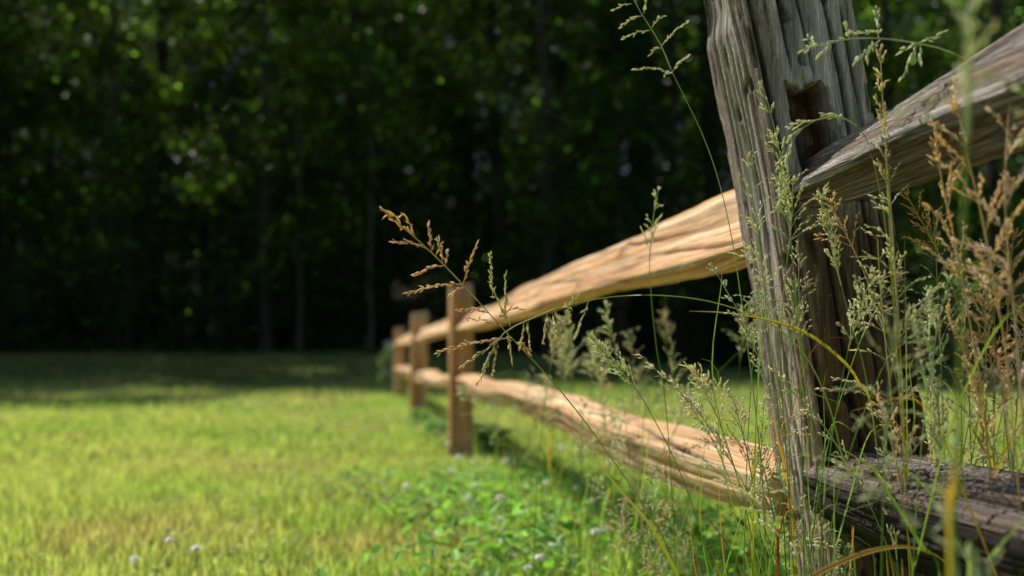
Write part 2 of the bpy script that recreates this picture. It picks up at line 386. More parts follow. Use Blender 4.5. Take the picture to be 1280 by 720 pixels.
leaf_faces(mb, np.stack([x, y, gz(x, y) + hz], -1), rand_unit(n, 1.0), np.stack([np.cos(a), np.sin(a), .3 + 0 * a], -1), rng.uniform(.025, .06, n), rng.uniform(.012, .026, n), col)
stuff(link('weed_leaves', mb.mesh('weed_leaves', M_weed, False)), 'broad dark green weed leaves under the lower rail', 'weeds')

# ------------------------------------------------------------------ fence
fence = thing('split_rail_fence', 'two-rail wooden split rail fence running from the weathered grey post in front to the woodland', 'fence', (P0[0], P0[1], 0))
FL = np.array([P0[0], P0[1], 0])

def resample_poly(poly, n, round_=2):
    poly = np.asarray(poly, float); q = np.vstack([poly, poly[:1]])
    seg = np.linalg.norm(np.diff(q, axis=0), axis=1); cs = np.concatenate([[0], np.cumsum(seg)])
    s = np.linspace(0, cs[-1], n, endpoint=False)
    p = np.stack([np.interp(s, cs, q[:, 0]), np.interp(s, cs, q[:, 1])], -1)
    for _ in range(round_): p = (np.roll(p, 1, 0) + 2 * p + np.roll(p, -1, 0)) / 4
    return p, s / cs[-1]
def grid_mesh(name, V, C, mat, cap=True):
    """V (rows, ring, 3), closed round the ring, capped at both ends"""
    m, n = V.shape[:2]; mb = MB()
    i = (np.arange(m - 1) * n)[:, None]; j = np.arange(n)[None]; j2 = (j + 1) % n
    f = np.stack([i + j, i + j2, i + n + j2, i + n + j], -1).reshape(-1, 4)
    verts = V.reshape(-1, 3); cols = C.reshape(-1, 3)
    c0, c1 = V[0].mean(0), V[-1].mean(0)
    mb.add(np.vstack([verts, c0[None], c1[None]]), f, 4, np.vstack([cols, C[0].mean(0)[None] * .8, C[-1].mean(0)[None] * .8]))
    jj = np.arange(n); k = m * n
    mb.more(np.stack([np.full(n, k), (jj + 1) % n, jj], -1), 3, 0)
    mb.more(np.stack([np.full(n, k + 1), (m - 1) * n + jj, (m - 1) * n + (jj + 1) % n], -1), 3, 0)
    return mb.mesh(name, mat, True)
def ring_normals(p):
    t = np.roll(p, -1, 0) - np.roll(p, 1, 0); nrm = np.stack([t[:, 1], -t[:, 0]], -1)
    return nrm / (np.linalg.norm(nrm, axis=1)[:, None] + 1e-9)
def crack(s, z, s0, z0, z1, w_, depth, wander=.006, seed=0.):
    c = s0 + (vn(z * 7, seed, 0.5) - .5) * wander * 2
    e = sstep(z0, z0 + .05, z) * sstep(z1, z1 - .05, z)
    return depth * np.exp(-((s - c) / w_) ** 2) * e

# --- the weathered post in front
def near_post():
    poly = [(0, 0), (.055, -.004), (.12, .002), (.165, .0), (.172, .02), (.168, .10), (.160, .163), (.08, .168), (.004, .165), (-.006, .12), (-.002, .06), (-.007, .018)]
    n, m = 330, 420; H = 1.20
    p, s = resample_poly(poly, n, 3); nr = ring_normals(p)
    if (nr[10] @ np.array([0, -1])) < 0: nr = -nr
    z = np.linspace(-.06, H, m)
    PX, ZZ = np.meshgrid(p[:, 0], z); PY = np.broadcast_to(p[:, 1], PX.shape); NX = np.broadcast_to(nr[:, 0], PX.shape); NY = np.broadcast_to(nr[:, 1], PX.shape)
    front = np.clip(-NY, 0, 1) * (PY < .03); left = np.clip(-NX, 0, 1) * (PX < .03)
    # irregular outline and grain ridges running up the post
    d = (fbm(PX * 9, PY * 9, ZZ * 2.2) - .5) * .016
    gx = PX * 75 + (fbm(PX * 6, PY * 6, ZZ * 3) - .5) * 5; gy = PY * 75
    rid = np.abs(vn(gx, gy, ZZ * 2.4) - .5) * 2
    rid2 = np.abs(vn(gx * 2.3, gy * 2.3, ZZ * 6.5 + 3) - .5) * 2
    d += -.0045 * (1 - rid) ** 3 - .0016 * (1 - rid2) ** 2 + .0018 * (fbm(gx * .8, gy * .8, ZZ * 18) - .5)
    cr = front * (crack(PX, ZZ, .012, -.1, 1.3, .0028, .011, .004, 1) + crack(PX, ZZ, .052, .97, 1.3, .0022, .010, .003, 2) +
                  crack(PX, ZZ, .085, .96, 1.3, .0018, .008, .003, 3) + crack(PX, ZZ, .125, .70, 1.3, .0022, .009, .005, 4) +
                  crack(PX, ZZ, .058, -.1, .75, .0025, .010, .008, 5) + crack(PX, ZZ, .105, .05, .74, .002, .009, .007, 6) + crack(PX, ZZ, .148, .3, 1.1, .0018, .007, .005, 7))
    cr += left * (crack(PY, ZZ, .035, .1, 1.3, .0025, .007, .006, 8) + crack(PY, ZZ, .075, -.1, .95, .0028, .009, .007, 9) + crack(PY, ZZ, .115, .2, 1.3, .0022, .007, .006, 10))
    d -= cr
    # small worm holes and chips
    pit = sstep(.78, .86, vn(PX * 55, PY * 55, ZZ * 32 + 7)) * (front + left); d -= pit * .004
    # the open mortise above the rail, ragged at the top
    top = .968 + .014 * (vn(PX * 130, 3.3, 1.0) - .5) + .012 * (vn(PX * 45, 8.3, 1.0) - .5)
    hx = sstep(.036, .040, PX + .004 * (vn(ZZ * 50, 2) - .5)) * sstep(.104, .098, PX + .006 * (vn(ZZ * 40, 6) - .5))
    hole = hx * sstep(top, top - .004, ZZ) * sstep(.80, .803, ZZ) * (front > .5)
    # broken corner near the top left
    d -= .013 * sstep(1.055, 1.11, ZZ) * np.exp(-((PX + .0) / .03) ** 2) * (PY > .05)
    PX2 = PX + NX * d; PY2 = PY + NY * d + hole * (.05 + .012 * vn(PX * 90, ZZ * 30, 4))
    lo = fbm(PX * 5, PY * 5, ZZ * 1.6 + 9)
    C = lerp(np.array([.52, .41, .35]), np.array([.90, .83, .78]), sstep(.3, .7, fbm(gx * .35, gy * .35, ZZ * 1.2))[..., None])
    C = lerp(C, np.array([.42, .31, .22]), (sstep(.55, .75, lo) * .5)[..., None])
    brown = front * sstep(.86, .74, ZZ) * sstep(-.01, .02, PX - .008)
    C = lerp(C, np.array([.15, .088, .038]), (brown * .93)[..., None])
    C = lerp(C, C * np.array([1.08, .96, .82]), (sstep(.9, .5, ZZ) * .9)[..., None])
    dk = np.clip((1 - rid) ** 3 * .55 + cr * 75 + pit * .6, 0, .85); C = C * (1 - dk)[..., None]
    C = lerp(C, np.array([.13, .058, .022]) * (.6 + 1.2 * vn(PX * 110, ZZ * 16, 2))[..., None], np.clip(hole * 1.2, 0, 1)[..., None])
    moss = sstep(.6, .78, fbm(PX * 60, PY * 60, ZZ * 30)) * .35 * (1 - brown)
    C = lerp(C, np.array([.40, .45, .34]), moss[..., None])
    PX2 = PX2 - .142 * ZZ - .055 * np.clip(ZZ - .81, 0, 1)
    ang = math.atan2(T[1], T[0]) - math.pi / 2
    V = np.stack([PX2, PY2, ZZ], -1)
    V[-1, :, 2] += .012 * (vn(p[:, 0] * 60, p[:, 1] * 60) - .5)
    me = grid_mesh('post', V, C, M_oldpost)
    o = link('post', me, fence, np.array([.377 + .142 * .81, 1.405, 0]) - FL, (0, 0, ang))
    o['label'] = 'tall weathered grey post with an open mortise, leaning left'
near_post()

def far_post(pt, H, wdt, dep, lean, seed, zb):
    n, m = 120, 120
    poly = [(-wdt / 2, -dep / 2), (0, -dep / 2 - .003), (wdt / 2, -dep / 2 + .004), (wdt / 2 + .003, 0), (wdt / 2, dep / 2), (0, dep / 2), (-wdt / 2, dep / 2 - .003), (-wdt / 2 - .003, 0)]
    p, s = resample_poly(poly, n, 1); nr = ring_normals(p)
    z = np.linspace(-.08, H, m); PX, ZZ = np.meshgrid(p[:, 0], z); PY = np.broadcast_to(p[:, 1], PX.shape)
    d = (fbm(PX * 9 + seed, PY * 9, ZZ * 2.0) - .5) * .016 - .003 * (1 - np.abs(vn(PX * 60, PY * 60 + seed, ZZ * 2) - .5) * 2) ** 3
    tp = sstep(H - .012, H, ZZ) * .008; d = d - tp
    C = lerp(np.array([.50, .24, .09]), np.array([.92, .55, .26]), sstep(.25, .75, fbm(PX * 28 + seed, PY * 28, ZZ * 2.5))[..., None])
    C = lerp(C, np.array([.33, .27, .22]), (sstep(H - .12, H, ZZ) * .6)[..., None])
    C = lerp(C, np.array([.16, .10, .06]), (sstep(.12, .0, ZZ) * .6)[..., None])
    V = np.stack([PX + nr[None, :, 0] * d + lean * ZZ, PY + nr[None, :, 1] * d, ZZ], -1)
    V[-1, :, 2] += .01 * np.sin(p[:, 0] * 40)
    o = link('post', grid_mesh('post', V, C, M_post), fence, np.array([pt[0], pt[1], zb]) - FL, (0, 0, math.atan2(T[1], T[0]) - math.pi / 2))
    return o
far_post(P1, .945, .125, .125, .0, 1, 0)
far_post(P2, .925, .14, .13, .02, 4, float(gz(*P2)))
far_post(P3, .84, .12, .12, .0, 8, float(gz(*P3)))
far_post(PM, 1.0, .15, .15, .02, 12, 0)

def rail(A, B, table, poly, pal, mat, n=120, step=.008, rough=.006, fib=.0, seed=0., knots=(), shift=0.0, label=None, hollows=()):
    """table rows: distance from A, top height, bottom height, half width, offset to the camera side"""
    A = np.asarray(A); B = np.asarray(B); L = np.linalg.norm(B - A); tb = np.array(table, float)
    xs_ = np.arange(tb[0, 0], tb[-1, 0] + step * .5, step)
    def cub(c):      # smooth interpolation of the table
        return np.interp(xs_, tb[:, 0], tb[:, c]) if len(tb) < 3 else np.convolve(np.pad(np.interp(xs_, tb[:, 0], tb[:, c]), 14, mode='edge'), np.ones(29) / 29, 'valid')
    zt, zb, hw, uo = cub(1), cub(2), cub(3), cub(4)
    p, s = resample_poly(poly, n, 1); nr = ring_normals(p)
    if (nr[0] @ (p[0] - p.mean(0))) < 0: nr = -nr
    XX, U = np.meshgrid(xs_, p[:, 0], indexing='ij'); Vv = np.broadcast_to(p[:, 1], U.shape)
    twist = (vn(XX * .9, seed, 1) - .5) * .22
    Yl = -(U * hw[:, None]) + uo[:, None]; Zl = zb[:, None] + Vv * (zt - zb)[:, None]
    cz = ((zt + zb) / 2)[:, None]; cy = uo[:, None]
    dy, dz = Yl - cy, Zl - cz; ct, st = np.cos(twist), np.sin(twist)
    Yl = cy + dy * ct - dz * st; Zl = cz + dy * st + dz * ct
    d = (fbm(XX * 2.2 + seed, U * 1.2, Vv * 1.2 + seed) - .5) * rough * 2.0 + (fbm(XX * 9 + seed, U * 2.5, Vv * 2.5) - .5) * rough * 1.0
    stp = vn(XX * 1.1 + seed, U * 3 + 4, Vv * 3 + seed) * 3.2; stp = np.floor(stp) + sstep(.38, .62, stp - np.floor(stp)); d += (stp - 1.5) * rough * .38   # torn flats left by splitting
    gl = fbm(XX * 3 + seed, U * 3, Vv * 3) * 3
    rid = np.abs(vn(XX * 1.3 + seed, U * 7 + gl, Vv * 7) - .5) * 2; d -= rough * .5 * (1 - rid) ** 4
    if fib: 
        r2 = np.abs(vn(XX * 2.6, U * 22 + gl, Vv * 22) - .5) * 2; d -= fib * (1 - r2) ** 2
        r3 = np.abs(vn(XX * 5.2, U * 44 + gl, Vv * 44 + 3) - .5) * 2; d -= fib * .5 * (1 - r3) ** 2
    C = lerp(np.array(pal[0]), np.array(pal[1]), sstep(.25, .75, fbm(XX * 1.1 + seed, U * 5 + gl, Vv * 5))[..., None])
    C = lerp(C, np.array(pal[2]), (sstep(.5, .8, vn(XX * .8 + 3, U * 11 + gl * 1.5, Vv * 11 + seed)) * .75)[..., None])
    C = C * (1 - .5 * (1 - rid) ** 4)[..., None]
    if fib: C = C * (1 - .45 * (1 - r2) ** 2)[..., None]
    if pal is DARKG: C = C * lerp(.16, 1.0, sstep(.52, .68, Vv))[..., None] * lerp(1.0, .22, sstep(.25, .5, U + .25 * (vn(XX * 3, 1.5) - .5)))[..., None]  # upper rail's shadow on the top and shaded lower face painted into the colour
    for kx, kv, kr in knots:
        q = np.exp(-(((XX - kx) / (kr * 1.6)) ** 2 + ((Vv - kv) / (kr / .14)) ** 2)) * (U < .4)
        d += q * .006; C = lerp(C, np.array(pal[2]) * .55, (q ** 2 * .8)[..., None])
    for kx, kv, ln_, dp in hollows:     # long splits along the grain
        q = np.exp(-(((XX - kx) / ln_) ** 4 + ((Vv - kv - .12 * np.sin((XX - kx) * 4)) / .022) ** 2)) * (U < .6)
        d -= q * dp; C = C * (1 - .85 * q)[..., None]
    # fibres frayed at the ends
    Yl = Yl - nr[None, :, 0] * d; Zl = Zl + nr[None, :, 1] * d
    XX = XX + np.where((np.arange(len(xs_)) == len(xs_) - 1)[:, None], .012 * (vn(s * 60, seed) - .5)[None], 0)
    V = np.stack([XX, Yl, Zl], -1)
    ang = math.atan2((B - A)[1], (B - A)[0])
    o = link('rail', grid_mesh('rail', V[:, ::-1], C[:, ::-1], mat), fence, np.array([A[0], A[1], 0]) - FL, (0, 0, ang))
    if label: o['label'] = label
    return o
TAN = ((.80, .44, .20), (.97, .70, .43), (.52, .24, .09))
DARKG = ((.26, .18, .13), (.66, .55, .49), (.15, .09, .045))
GREY = ((.48, .38, .31), (.80, .71, .65), (.32, .20, .10))
up_poly = [(.62, 1.0), (.10, .80), (-.30, .50), (-.95, .16), (-1, .10), (-.85, .02), (.2, .0), (1, .30), (.95, .9)]
lo_poly = [(.95, .93), (.35, 1.0), (-.35, .90), (-.96, .72), (-1, .66), (-.60, .04), (-.45, .0), (.6, .05), (1, .45)]
# front post to second post, the long near rails
rail(P0, P1, [(.10, .885, .745, .05, 0), (.28, .898, .733, .058, 0), (.7, .880, .737, .062, .0), (1.1, .868, .738, .062, 0), (1.7, .862, .722, .06, 0), (2.2, .850, .706, .055, .0),
              (2.5, .848, .703, .055, .0), (2.95, .800, .690, .05, .01), (3.3, .796, .688, .05, 0), (3.75, .795, .690, .045, 0), (4.15, .77, .70, .03, 0)],
     up_poly, TAN, M_rail, 190, .008, .0055, 0, 2.3, knots=((2.55, .62, .03), (.95, .72, .03), (1.9, .45, .02), (1.25, .3, .02)), hollows=((.75, .72, .5, .012), (.45, .33, .35, .012), (1.6, .55, .5, .008), (2.5, .5, .2, .008)),
     label='thick pale tan upper rail running from the weathered post')
rail(P0, P1, [(.06, .420, .332, .045, 0), (.3, .425, .322, .055, 0), (.61, .430, .320, .062, .01), (1.1, .438, .336, .06, .015), (1.44, .452, .348, .06, .0), (2.0, .458, .357, .058, -.02),
              (2.5, .466, .372, .055, -.01), (3.0, .450, .355, .055, .02), (3.4, .470, .372, .055, .01), (3.85, .468, .378, .05, 0), (4.15, .45, .385, .03, 0)],
     lo_poly, TAN, M_rail, 170, .008, .0052, 0, 7.7, knots=((1.9, .7, .02), (3.1, .8, .025)), hollows=((.5, .8, .3, .006), (1.5, .6, .4, .008)),
     label='pale tan lower rail with a sunlit top, left of the weathered post')
z2 = float(gz(*P2)); z3 = float(gz(*P3))
rail(P1, P2, [(-.02, .78, .70, .035, .0), (.3, .80, .69, .05, .0), (1.5, .80, .67, .055, 0), (2.6, .795 + z2 * .8, .665 + z2 * .8, .05, 0), (3.1, .78 + z2, .69 + z2, .03, 0)], up_poly, TAN, M_rail, 70, .02, .008, 0, 11.0, label='upper rail between the second and third posts')
rail(P1, P2, [(-.02, .45, .39, .03, .0), (.3, .455, .36, .05, .0), (1.2, .43, .34, .055, .03), (2.0, .45, .33, .055, -.01), (2.7, .44 + z2, .33 + z2, .05, 0), (3.1, .42 + z2, .34 + z2, .03, 0)], lo_poly, TAN, M_rail, 70, .02, .010, 0, 15.0, label='wavy lower rail between the second and third posts')
rail(P2, P3, [(-.02, .77 + z2, .69 + z2, .035, .0), (.5, .78 + z2, .66 + z2, .055, .0), (2.0, .76 + z3 * .6, .64 + z3 * .6, .055, 0), (3.15, .72 + z3, .64 + z3, .045, .03)], up_poly, TAN, M_rail, 60, .025, .008, 0, 21.0, label='farthest upper rail')
rail(P2, P3, [(-.02, .42 + z2, .36 + z2, .03, .0), (.5, .45 + z2, .34 + z2, .05, .0), (2.0, .43 + z3 * .6, .31 + z3 * .6, .055, 0), (3.15, .40 + z3, .31 + z3, .045, .03)], lo_poly, TAN, M_rail, 60, .025, .010, 0, 27.0, label='farthest lower rail')
# old grey rails from the front post past the camera
upr = [(.6, 1.0), (.15, .90), (-.45, .62), (-.97, .40), (-1, .34), (-.5, .03), (-.3, .0), (.8, .12), (1, .6), (.9, .92)]
lor = [(.95, .90), (.5, 1.0), (-.15, .96), (-.85, .74), (-1, .60), (-.8, .30), (-.35, .0), (.5, .0), (1, .4)]
# s from PM; P0 at s = 3
rail(PM, P0, [(-.05, .98, .88, .04, 0), (.4, 1.0, .83, .065, .0), (2.2, .965, .79, .07, .015), (2.53, .936, .79, .068, .02), (2.75, .905, .785, .062, .025), (2.88, .885, .785, .05, .03), (2.965, .872, .795, .034, .032)],
     upr, GREY, M_oldrail, 240, .006, .006, .0042, 33.0, label='old grey upper rail with a frayed tapering end, right of the post')
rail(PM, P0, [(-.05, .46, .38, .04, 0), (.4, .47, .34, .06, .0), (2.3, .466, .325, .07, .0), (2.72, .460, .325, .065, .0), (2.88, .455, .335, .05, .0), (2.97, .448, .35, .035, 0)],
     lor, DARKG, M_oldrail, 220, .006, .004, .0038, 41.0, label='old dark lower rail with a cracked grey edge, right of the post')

# grey stub post in the shade beyond the end of the fence
q = P(487, 440, 14.2)
gp = thing('marker_post', 'pale grey post standing in the shade beyond the last fence post', 'post', (q[0], q[1], float(gz(q[0], q[1]))))
mb = MB(); zz = np.linspace(-.05, .58, 14); tube(mb, np.stack([.006 * np.sin(zz * 6), 0 * zz, zz], -1), np.where(zz > .55, .05, .07 + .004 * np.sin(zz * 30)), (.42, .45, .45), 9)
link('shaft', mb.mesh('shaft', M_post), gp)
mb = MB(); tube(mb, np.array([[0, 0, .575], [0, 0, .60], [0, 0, .615]]), np.array([.082, .078, .01]), (.36, .38, .38), 9); link('cap', mb.mesh('cap', M_post), gp)

# ------------------------------------------------------------------ trees
def canopy_leaves(mb, centers, radii, per, size, col, flat=.6):
    pos = []; cc = []
    for c, r, k in zip(centers, radii, per):
        g = rng.normal(0, .45, (k, 3)) * np.array([r, r, r * flat]); pos.append(c + g)
        cc.append(np.broadcast_to(np.array(col) * rng.uniform(.65, 1.45), (k, 3)) * rng.uniform(.75, 1.3, (k, 1)))
    pos = np.concatenate(pos); cc = np.concatenate(cc).copy(); n = len(pos)
    cc[rng.random(n) < .05] *= 9.0  # scattered leaves coloured brighter, painting in sunlit glints
    nr = rand_unit(n, .5); dr = rng.normal(0, 1, (n, 3)); d = dr - (dr * nr).sum(1)[:, None] * nr; d /= np.linalg.norm(d, axis=1)[:, None]
    s = np.cross(nr, d); sz = size * rng.uniform(.6, 1.3, (n, 1))
    V = np.stack([pos - d * sz * .5, pos + s * sz * .33, pos + d * sz * .5, pos - s * sz * .33], 1)
    mb.add(V.reshape(-1, 3), np.arange(n * 4).reshape(-1, 4), 4, np.repeat(np.clip(cc, 0, 1), 4, axis=0))
def tree_parts(H, r0, crown0, rad, nleaf, size, col, bark, seed, droop=0.1, lm=None):
    rr = np.random.default_rng(seed); tk = MB()
    k = 22; z = np.linspace(-.3, H * .93, k)
    wob = np.stack([np.cumsum(rr.normal(0, .045, k)), np.cumsum(rr.normal(0, .045, k)), z], -1) * np.array([H / 16, H / 16, 1])
    wob[:, :2] -= wob[1, :2]
    rad_t = r0 * (1 - .9 * (z / H).clip(0, 1)) * (1 + .5 * np.exp(-z.clip(0) / .25)); tube(tk, wob, rad_t, bark, 9)
    cen = []; rs = []
    nb = int(26 + H)
    for q in range(nb):
        t = crown0 / H + (1 - crown0 / H) * (q / nb) ** .9; zz = t * H * .93; b = np.array([np.interp(zz, z, wob[:, a]) for a in range(3)])
        a = rr.uniform(0, 6.28); prof = math.sin(min(1, (t * H - crown0 * .6) / (H - crown0 * .6)) * math.pi * .86 + .3); L = rad * max(.25, prof) * rr.uniform(.6, 1.15)
        up = rr.uniform(.0, .6) - droop; e = b + np.array([math.cos(a) * L, math.sin(a) * L, L * up]); m_ = (b + e) / 2 + np.array([0, 0, .12 * L])
        pth = catmull([b, m_, e], 7); tube(tk, pth, np.linspace(max(.012, r0 * .28 * (1 - t * .6)), .006, 7), bark, 5)
        for w_ in (.45, .7, .92, 1.05):
            for _ in range(2): cen.append(b + (e - b) * w_ + rr.normal(0, .22 * rad * .4, 3)); rs.append(rr.uniform(.3, .65) * rad * .33)
    lf = MB(); per = np.maximum(5, (nleaf * rr.dirichlet(np.ones(len(cen)) * 1.6))).astype(int)
    canopy_leaves(lf, np.array(cen), np.array(rs), per, size, col)
    return tk.mesh('trunk', M_bark, True), lf.mesh('crown', lm or M_leaf, False)
def conifer_parts(H, r0, rad, seed):
    rr = np.random.default_rng(seed); tk = MB(); z = np.linspace(-.3, H, 16); tube(tk, np.stack([0 * z, 0 * z, z], -1), r0 * (1 - .93 * z.clip(0) / H), (.07, .05, .04), 8)
    lf = MB(); pos = []; dd = []
    for zz in np.arange(1.2, H, .3):
        for q in range(5):
            a = rr.uniform(0, 6.28); L = rad * (1 - zz / H) ** .8 * rr.uniform(.7, 1.1) + .2
            e = np.array([math.cos(a) * L, math.sin(a) * L, zz - .25 * L]); b = np.array([0, 0, zz]); m_ = (b + e) / 2 + np.array([0, 0, .15 * L])
            pth = catmull([b, m_, e], 14); tube(tk, pth, np.linspace(.02, .004, 14), (.07, .05, .04), 4)
            for w_ in pth[3:]:
                k = 16; dr = rr.normal(0, 1, (k, 3)) * np.array([1, 1, .35]) + (e - b) / L * .5; pos.append(w_ + rr.normal(0, .02, (k, 3))); dd.append(dr / np.linalg.norm(dr, axis=1)[:, None] * rr.uniform(.10, .28, (k, 1)))
    pos = np.concatenate(pos); dd = np.concatenate(dd); n = len(pos); side = np.cross(dd, np.array([0, 0, 1.])) ; side /= np.linalg.norm(side, axis=1)[:, None]; side *= .018
    V = np.stack([pos - side, pos + side, pos + dd + side * .3, pos + dd - side * .3], 1)
    lf.add(V.reshape(-1, 3), np.arange(n * 4).reshape(-1, 4), 4, np.repeat(np.array([.035, .085, .05]) * rr.uniform(.6, 1.5, (n, 1)), 4, axis=0))
    return tk.mesh('trunk', M_bark, True), lf.mesh('crown', M_leaf, False)

GR = (.026, .048, .017); BK = (.035, .029, .024)
big = [tree_parts(17, .19, 3.0, 3.1, 17000, .13, GR, BK, 101), tree_parts(15, .15, 2.4, 2.8, 15000, .12, (.032, .058, .013), BK, 102),
       tree_parts(19, .23, 4.2, 3.4, 18000, .13, (.025, .046, .013), BK, 103), tree_parts(14, .13, 1.8, 2.6, 15000, .12, (.036, .062, .012), BK, 104)]
small = [tree_parts(6.5, .05, 1.2, 1.6, 3800, .10, (.034, .065, .013), (.05, .044, .038), 105, .15), tree_parts(5.0, .04, .7, 1.4, 3200, .09, (.03, .06, .014), (.045, .04, .034), 106, .1)]
shr = [tree_parts(2.2, .025, .2, 1.1, 1500, .085, (.028, .052, .014), BK, 107, 0), tree_parts(1.5, .02, .15, .9, 1100, .08, (.03, .055, .013), BK, 108, 0)]
con = conifer_parts(9.5, .12, 2.6, 109)
def plant_tree(name, label, cat, parts, x, y, sc, group=None, rz=None, sz=1.0):
    o = thing(name, label, cat, (x, y, float(gz(x, y))), group, random.uniform(0, 6.28) if rz is None else rz)
    o.scale = (sc, sc, sc * sz)
    link('trunk', parts[0], o); link('crown', parts[1], o); return o
rr = random.Random(5)
rows = [(22.4, 2.9), (25.0, 3.0), (28.0, 3.1), (31.4, 3.3), (35, 3.6), (39, 3.9), (43.5, 4.2)]
for ri, (yy, spc) in enumerate(rows):
    x0, x1 = -(.53 * yy + 8.5), .53 * yy + 3; k = int((x1 - x0) / spc)
    for q in range(k + 1):
        x = x0 + spc * q + rr.uniform(-.9, .9); y = yy + rr.uniform(-1.0, 1.0)
        if x > 2 and 24.3 < y < 30.6: continue
        lab = ('tall leafy tree in the front row of the dark wood', 'tall leafy tree standing deeper inside the dark wood')[ri > 0]
        plant_tree('broadleaf_tree', lab, 'tree', big[rr.randrange(4)], x, y, rr.uniform(.85, 1.2), ('trees along the front edge of the wood', 'trees inside the wood')[ri > 0], None, 1.18 if ri < 2 else 1.0)
for q in range(60):
    y = rr.uniform(21.8, 38); x = rr.uniform(-.54 * y - 3, .54 * y + 1)
    if x > 2 and y > 23.6 and y < 31: continue
    plant_tree('sapling', 'slim young tree growing in the shade at the edge of the wood', 'tree', small[q % 2], x, y, rr.uniform(.8, 1.3), 'saplings under the tall trees')
for q in range(130):
    y = rr.uniform(22.0, 38) if q % 2 else rr.uniform(21.8, 24.5); x = rr.uniform(-.54 * y - 2, .54 * y + 1)
    if x > 2 and y > 23.6 and y < 31: continue
    plant_tree('woodland_shrub', 'low leafy bush on the floor of the dark wood', 'shrub', shr[q % 2], x, y, rr.uniform(.7, 1.3), 'bushes on the woodland floor')
for px, yy, s_ in ((775, 22.5, 1.0),):
    plant_tree('hemlock_tree', 'dark evergreen with drooping feathery boughs in the wood above the tan rail', 'tree', con, (px - 640) / F * yy, yy, s_)
plant_tree('hemlock_tree', 'bluish evergreen low in the dark wood left of the tan seed head', 'tree', con, (285 - 640) / F * 23.5, 23.5, .62)
# pale slim trunks seen against the dark
slim = tree_parts(8, .055, 4.5, 1.5, 2600, .10, (.05, .10, .02), (.11, .105, .09), 110, .1)
for px, yy, lab in ((376, 22.2, 'slim pale trunked tree at the lawn edge left of the tan seed head'), (463, 22.6, 'slim pale trunked tree close to the left of the far fence posts'), (110, 24, 'slim pale trunked tree farthest left in the wood')):
    plant_tree('slim_tree', lab, 'tree', slim, (px - 640) / F * yy, yy, 1.0)
# far wood behind: one mass
mb = MB(); k = 2200; cx = rng.uniform(-58, 52, k); cy = rng.uniform(47, 60, k); cz = rng.uniform(.2, 24, k)
canopy_leaves(mb, np.stack([cx, cy, gz(cx, cy) + cz], -1), rng.uniform(1.0, 2.0, k), np.full(k, 110), .42, (.022, .04, .012), .7)
stuff(link('far_woodland', mb.mesh('far_woodland', M_leaf, False)), 'mass of dark foliage deep in the wood behind the tree trunks', 'woodland')
# ragged undergrowth where the lawn meets the wood
mb = MB(); k = 620; cy = 21.6 + rng.gamma(1.6, .8, k); cx = rng.uniform(-.56 * 23 - 3, .56 * 23 + 2, k); kp = (cx < 2.2) | (cy < 23.2); cx, cy = cx[kp], cy[kp]; k = len(cx)
hh = .06 + .5 * rng.random(k) ** 2 * sstep(21.4, 23.5, cy + (fbm(cx * .6, 0 * cx, 4) - .5) * 2.5)
canopy_leaves(mb, np.stack([cx, cy, gz(cx, cy) + hh * .6], -1), .12 + hh * .6, np.full(k, 46), .075, (.045, .075, .022), .8)
n = 9000; y = rng.uniform(21.8, 25.5, n); x = rng.uniform(-16, 16, n); kp = (x < 2.2) | (y < 23.4); x, y = x[kp], y[kp]; n = len(x)
blades(mb, x, y, rng.uniform(.05, .3, n), .018, np.tile([.06, .10, .03], (n, 1)) * rng.uniform(.5, 1.5, (n, 1)))
stuff(link('undergrowth', mb.mesh('undergrowth', M_weed, False)), 'ragged low undergrowth in shade where the lawn meets the wood', 'undergrowth')
# leafy weeds at the foot of the last posts
mbs = tree_parts(.62, .006, .05, .15, 260, .045, (.34, .42, .26), (.15, .2, .08), 111, 0, M_weed)
for px, d_, sc, lab in ((487, 12.4, 1.0, 'pale leafy weed at the foot of the last fence post'),):
    plant_tree('tall_weed', lab, 'plant', mbs, (px - 640) / F * d_, d_, sc)
mbs2 = tree_parts(.20, .003, .02, .16, 200, .026, (.30, .48, .14), (.15, .2, .08), 112, 0, M_weed)
for px, d_, lab in ((545, 6.2, 'low leafy weed tuft to the left of the second post'), (612, 5.6, 'low leafy weed tuft just right of the second post'), (528, 7.3, 'low leafy weed tuft in front of the third post')):
    plant_tree('low_weed', lab, 'plant', mbs2, (px - 640) / F * d_, d_, .8)

# ------------------------------------------------------------------ clover flowers
def clover_head(seed):
    rr_ = np.random.default_rng(seed); mb = MB(); k = 75
    d = rr_.normal(0, 1, (k, 3)); d[:, 2] = np.abs(d[:, 2]) * .9 - .45 * rr_.random(k); d /= np.linalg.norm(d, axis=1)[:, None]
    c = lerp(np.array([.97, .97, .95]), np.array([.86, .84, .70]), sstep(.1, -.4, d[:, 2:3])) * rr_.uniform(.92, 1.0, (k, 1))
    nr = np.cross(d, rr_.normal(0, 1, (k, 3)) + np.array([0, 0, 1.5])); nr /= np.linalg.norm(nr, axis=1)[:, None]
    nr = nr + d * rr_.uniform(.6, 1.4, (k, 1)); nr /= np.linalg.norm(nr, axis=1)[:, None]
    leaf_faces(mb, d * np.array([.0062, .0062, .005]), nr, d + rr_.normal(0, .25, (k, 3)) + np.array([0, 0, .3]), rr_.uniform(.0065, .0095, k), .0046, c)
    return mb.mesh('flower_head', M_petal, False)
heads = [clover_head(q) for q in range(3)]
mb = MB(); tube(mb, np.array([[0, 0, -.11], [.004, 0, -.05], [0, 0, 0]]), .001, (.2, .32, .08), 5); cstem = mb.mesh('stem', M_stalk)
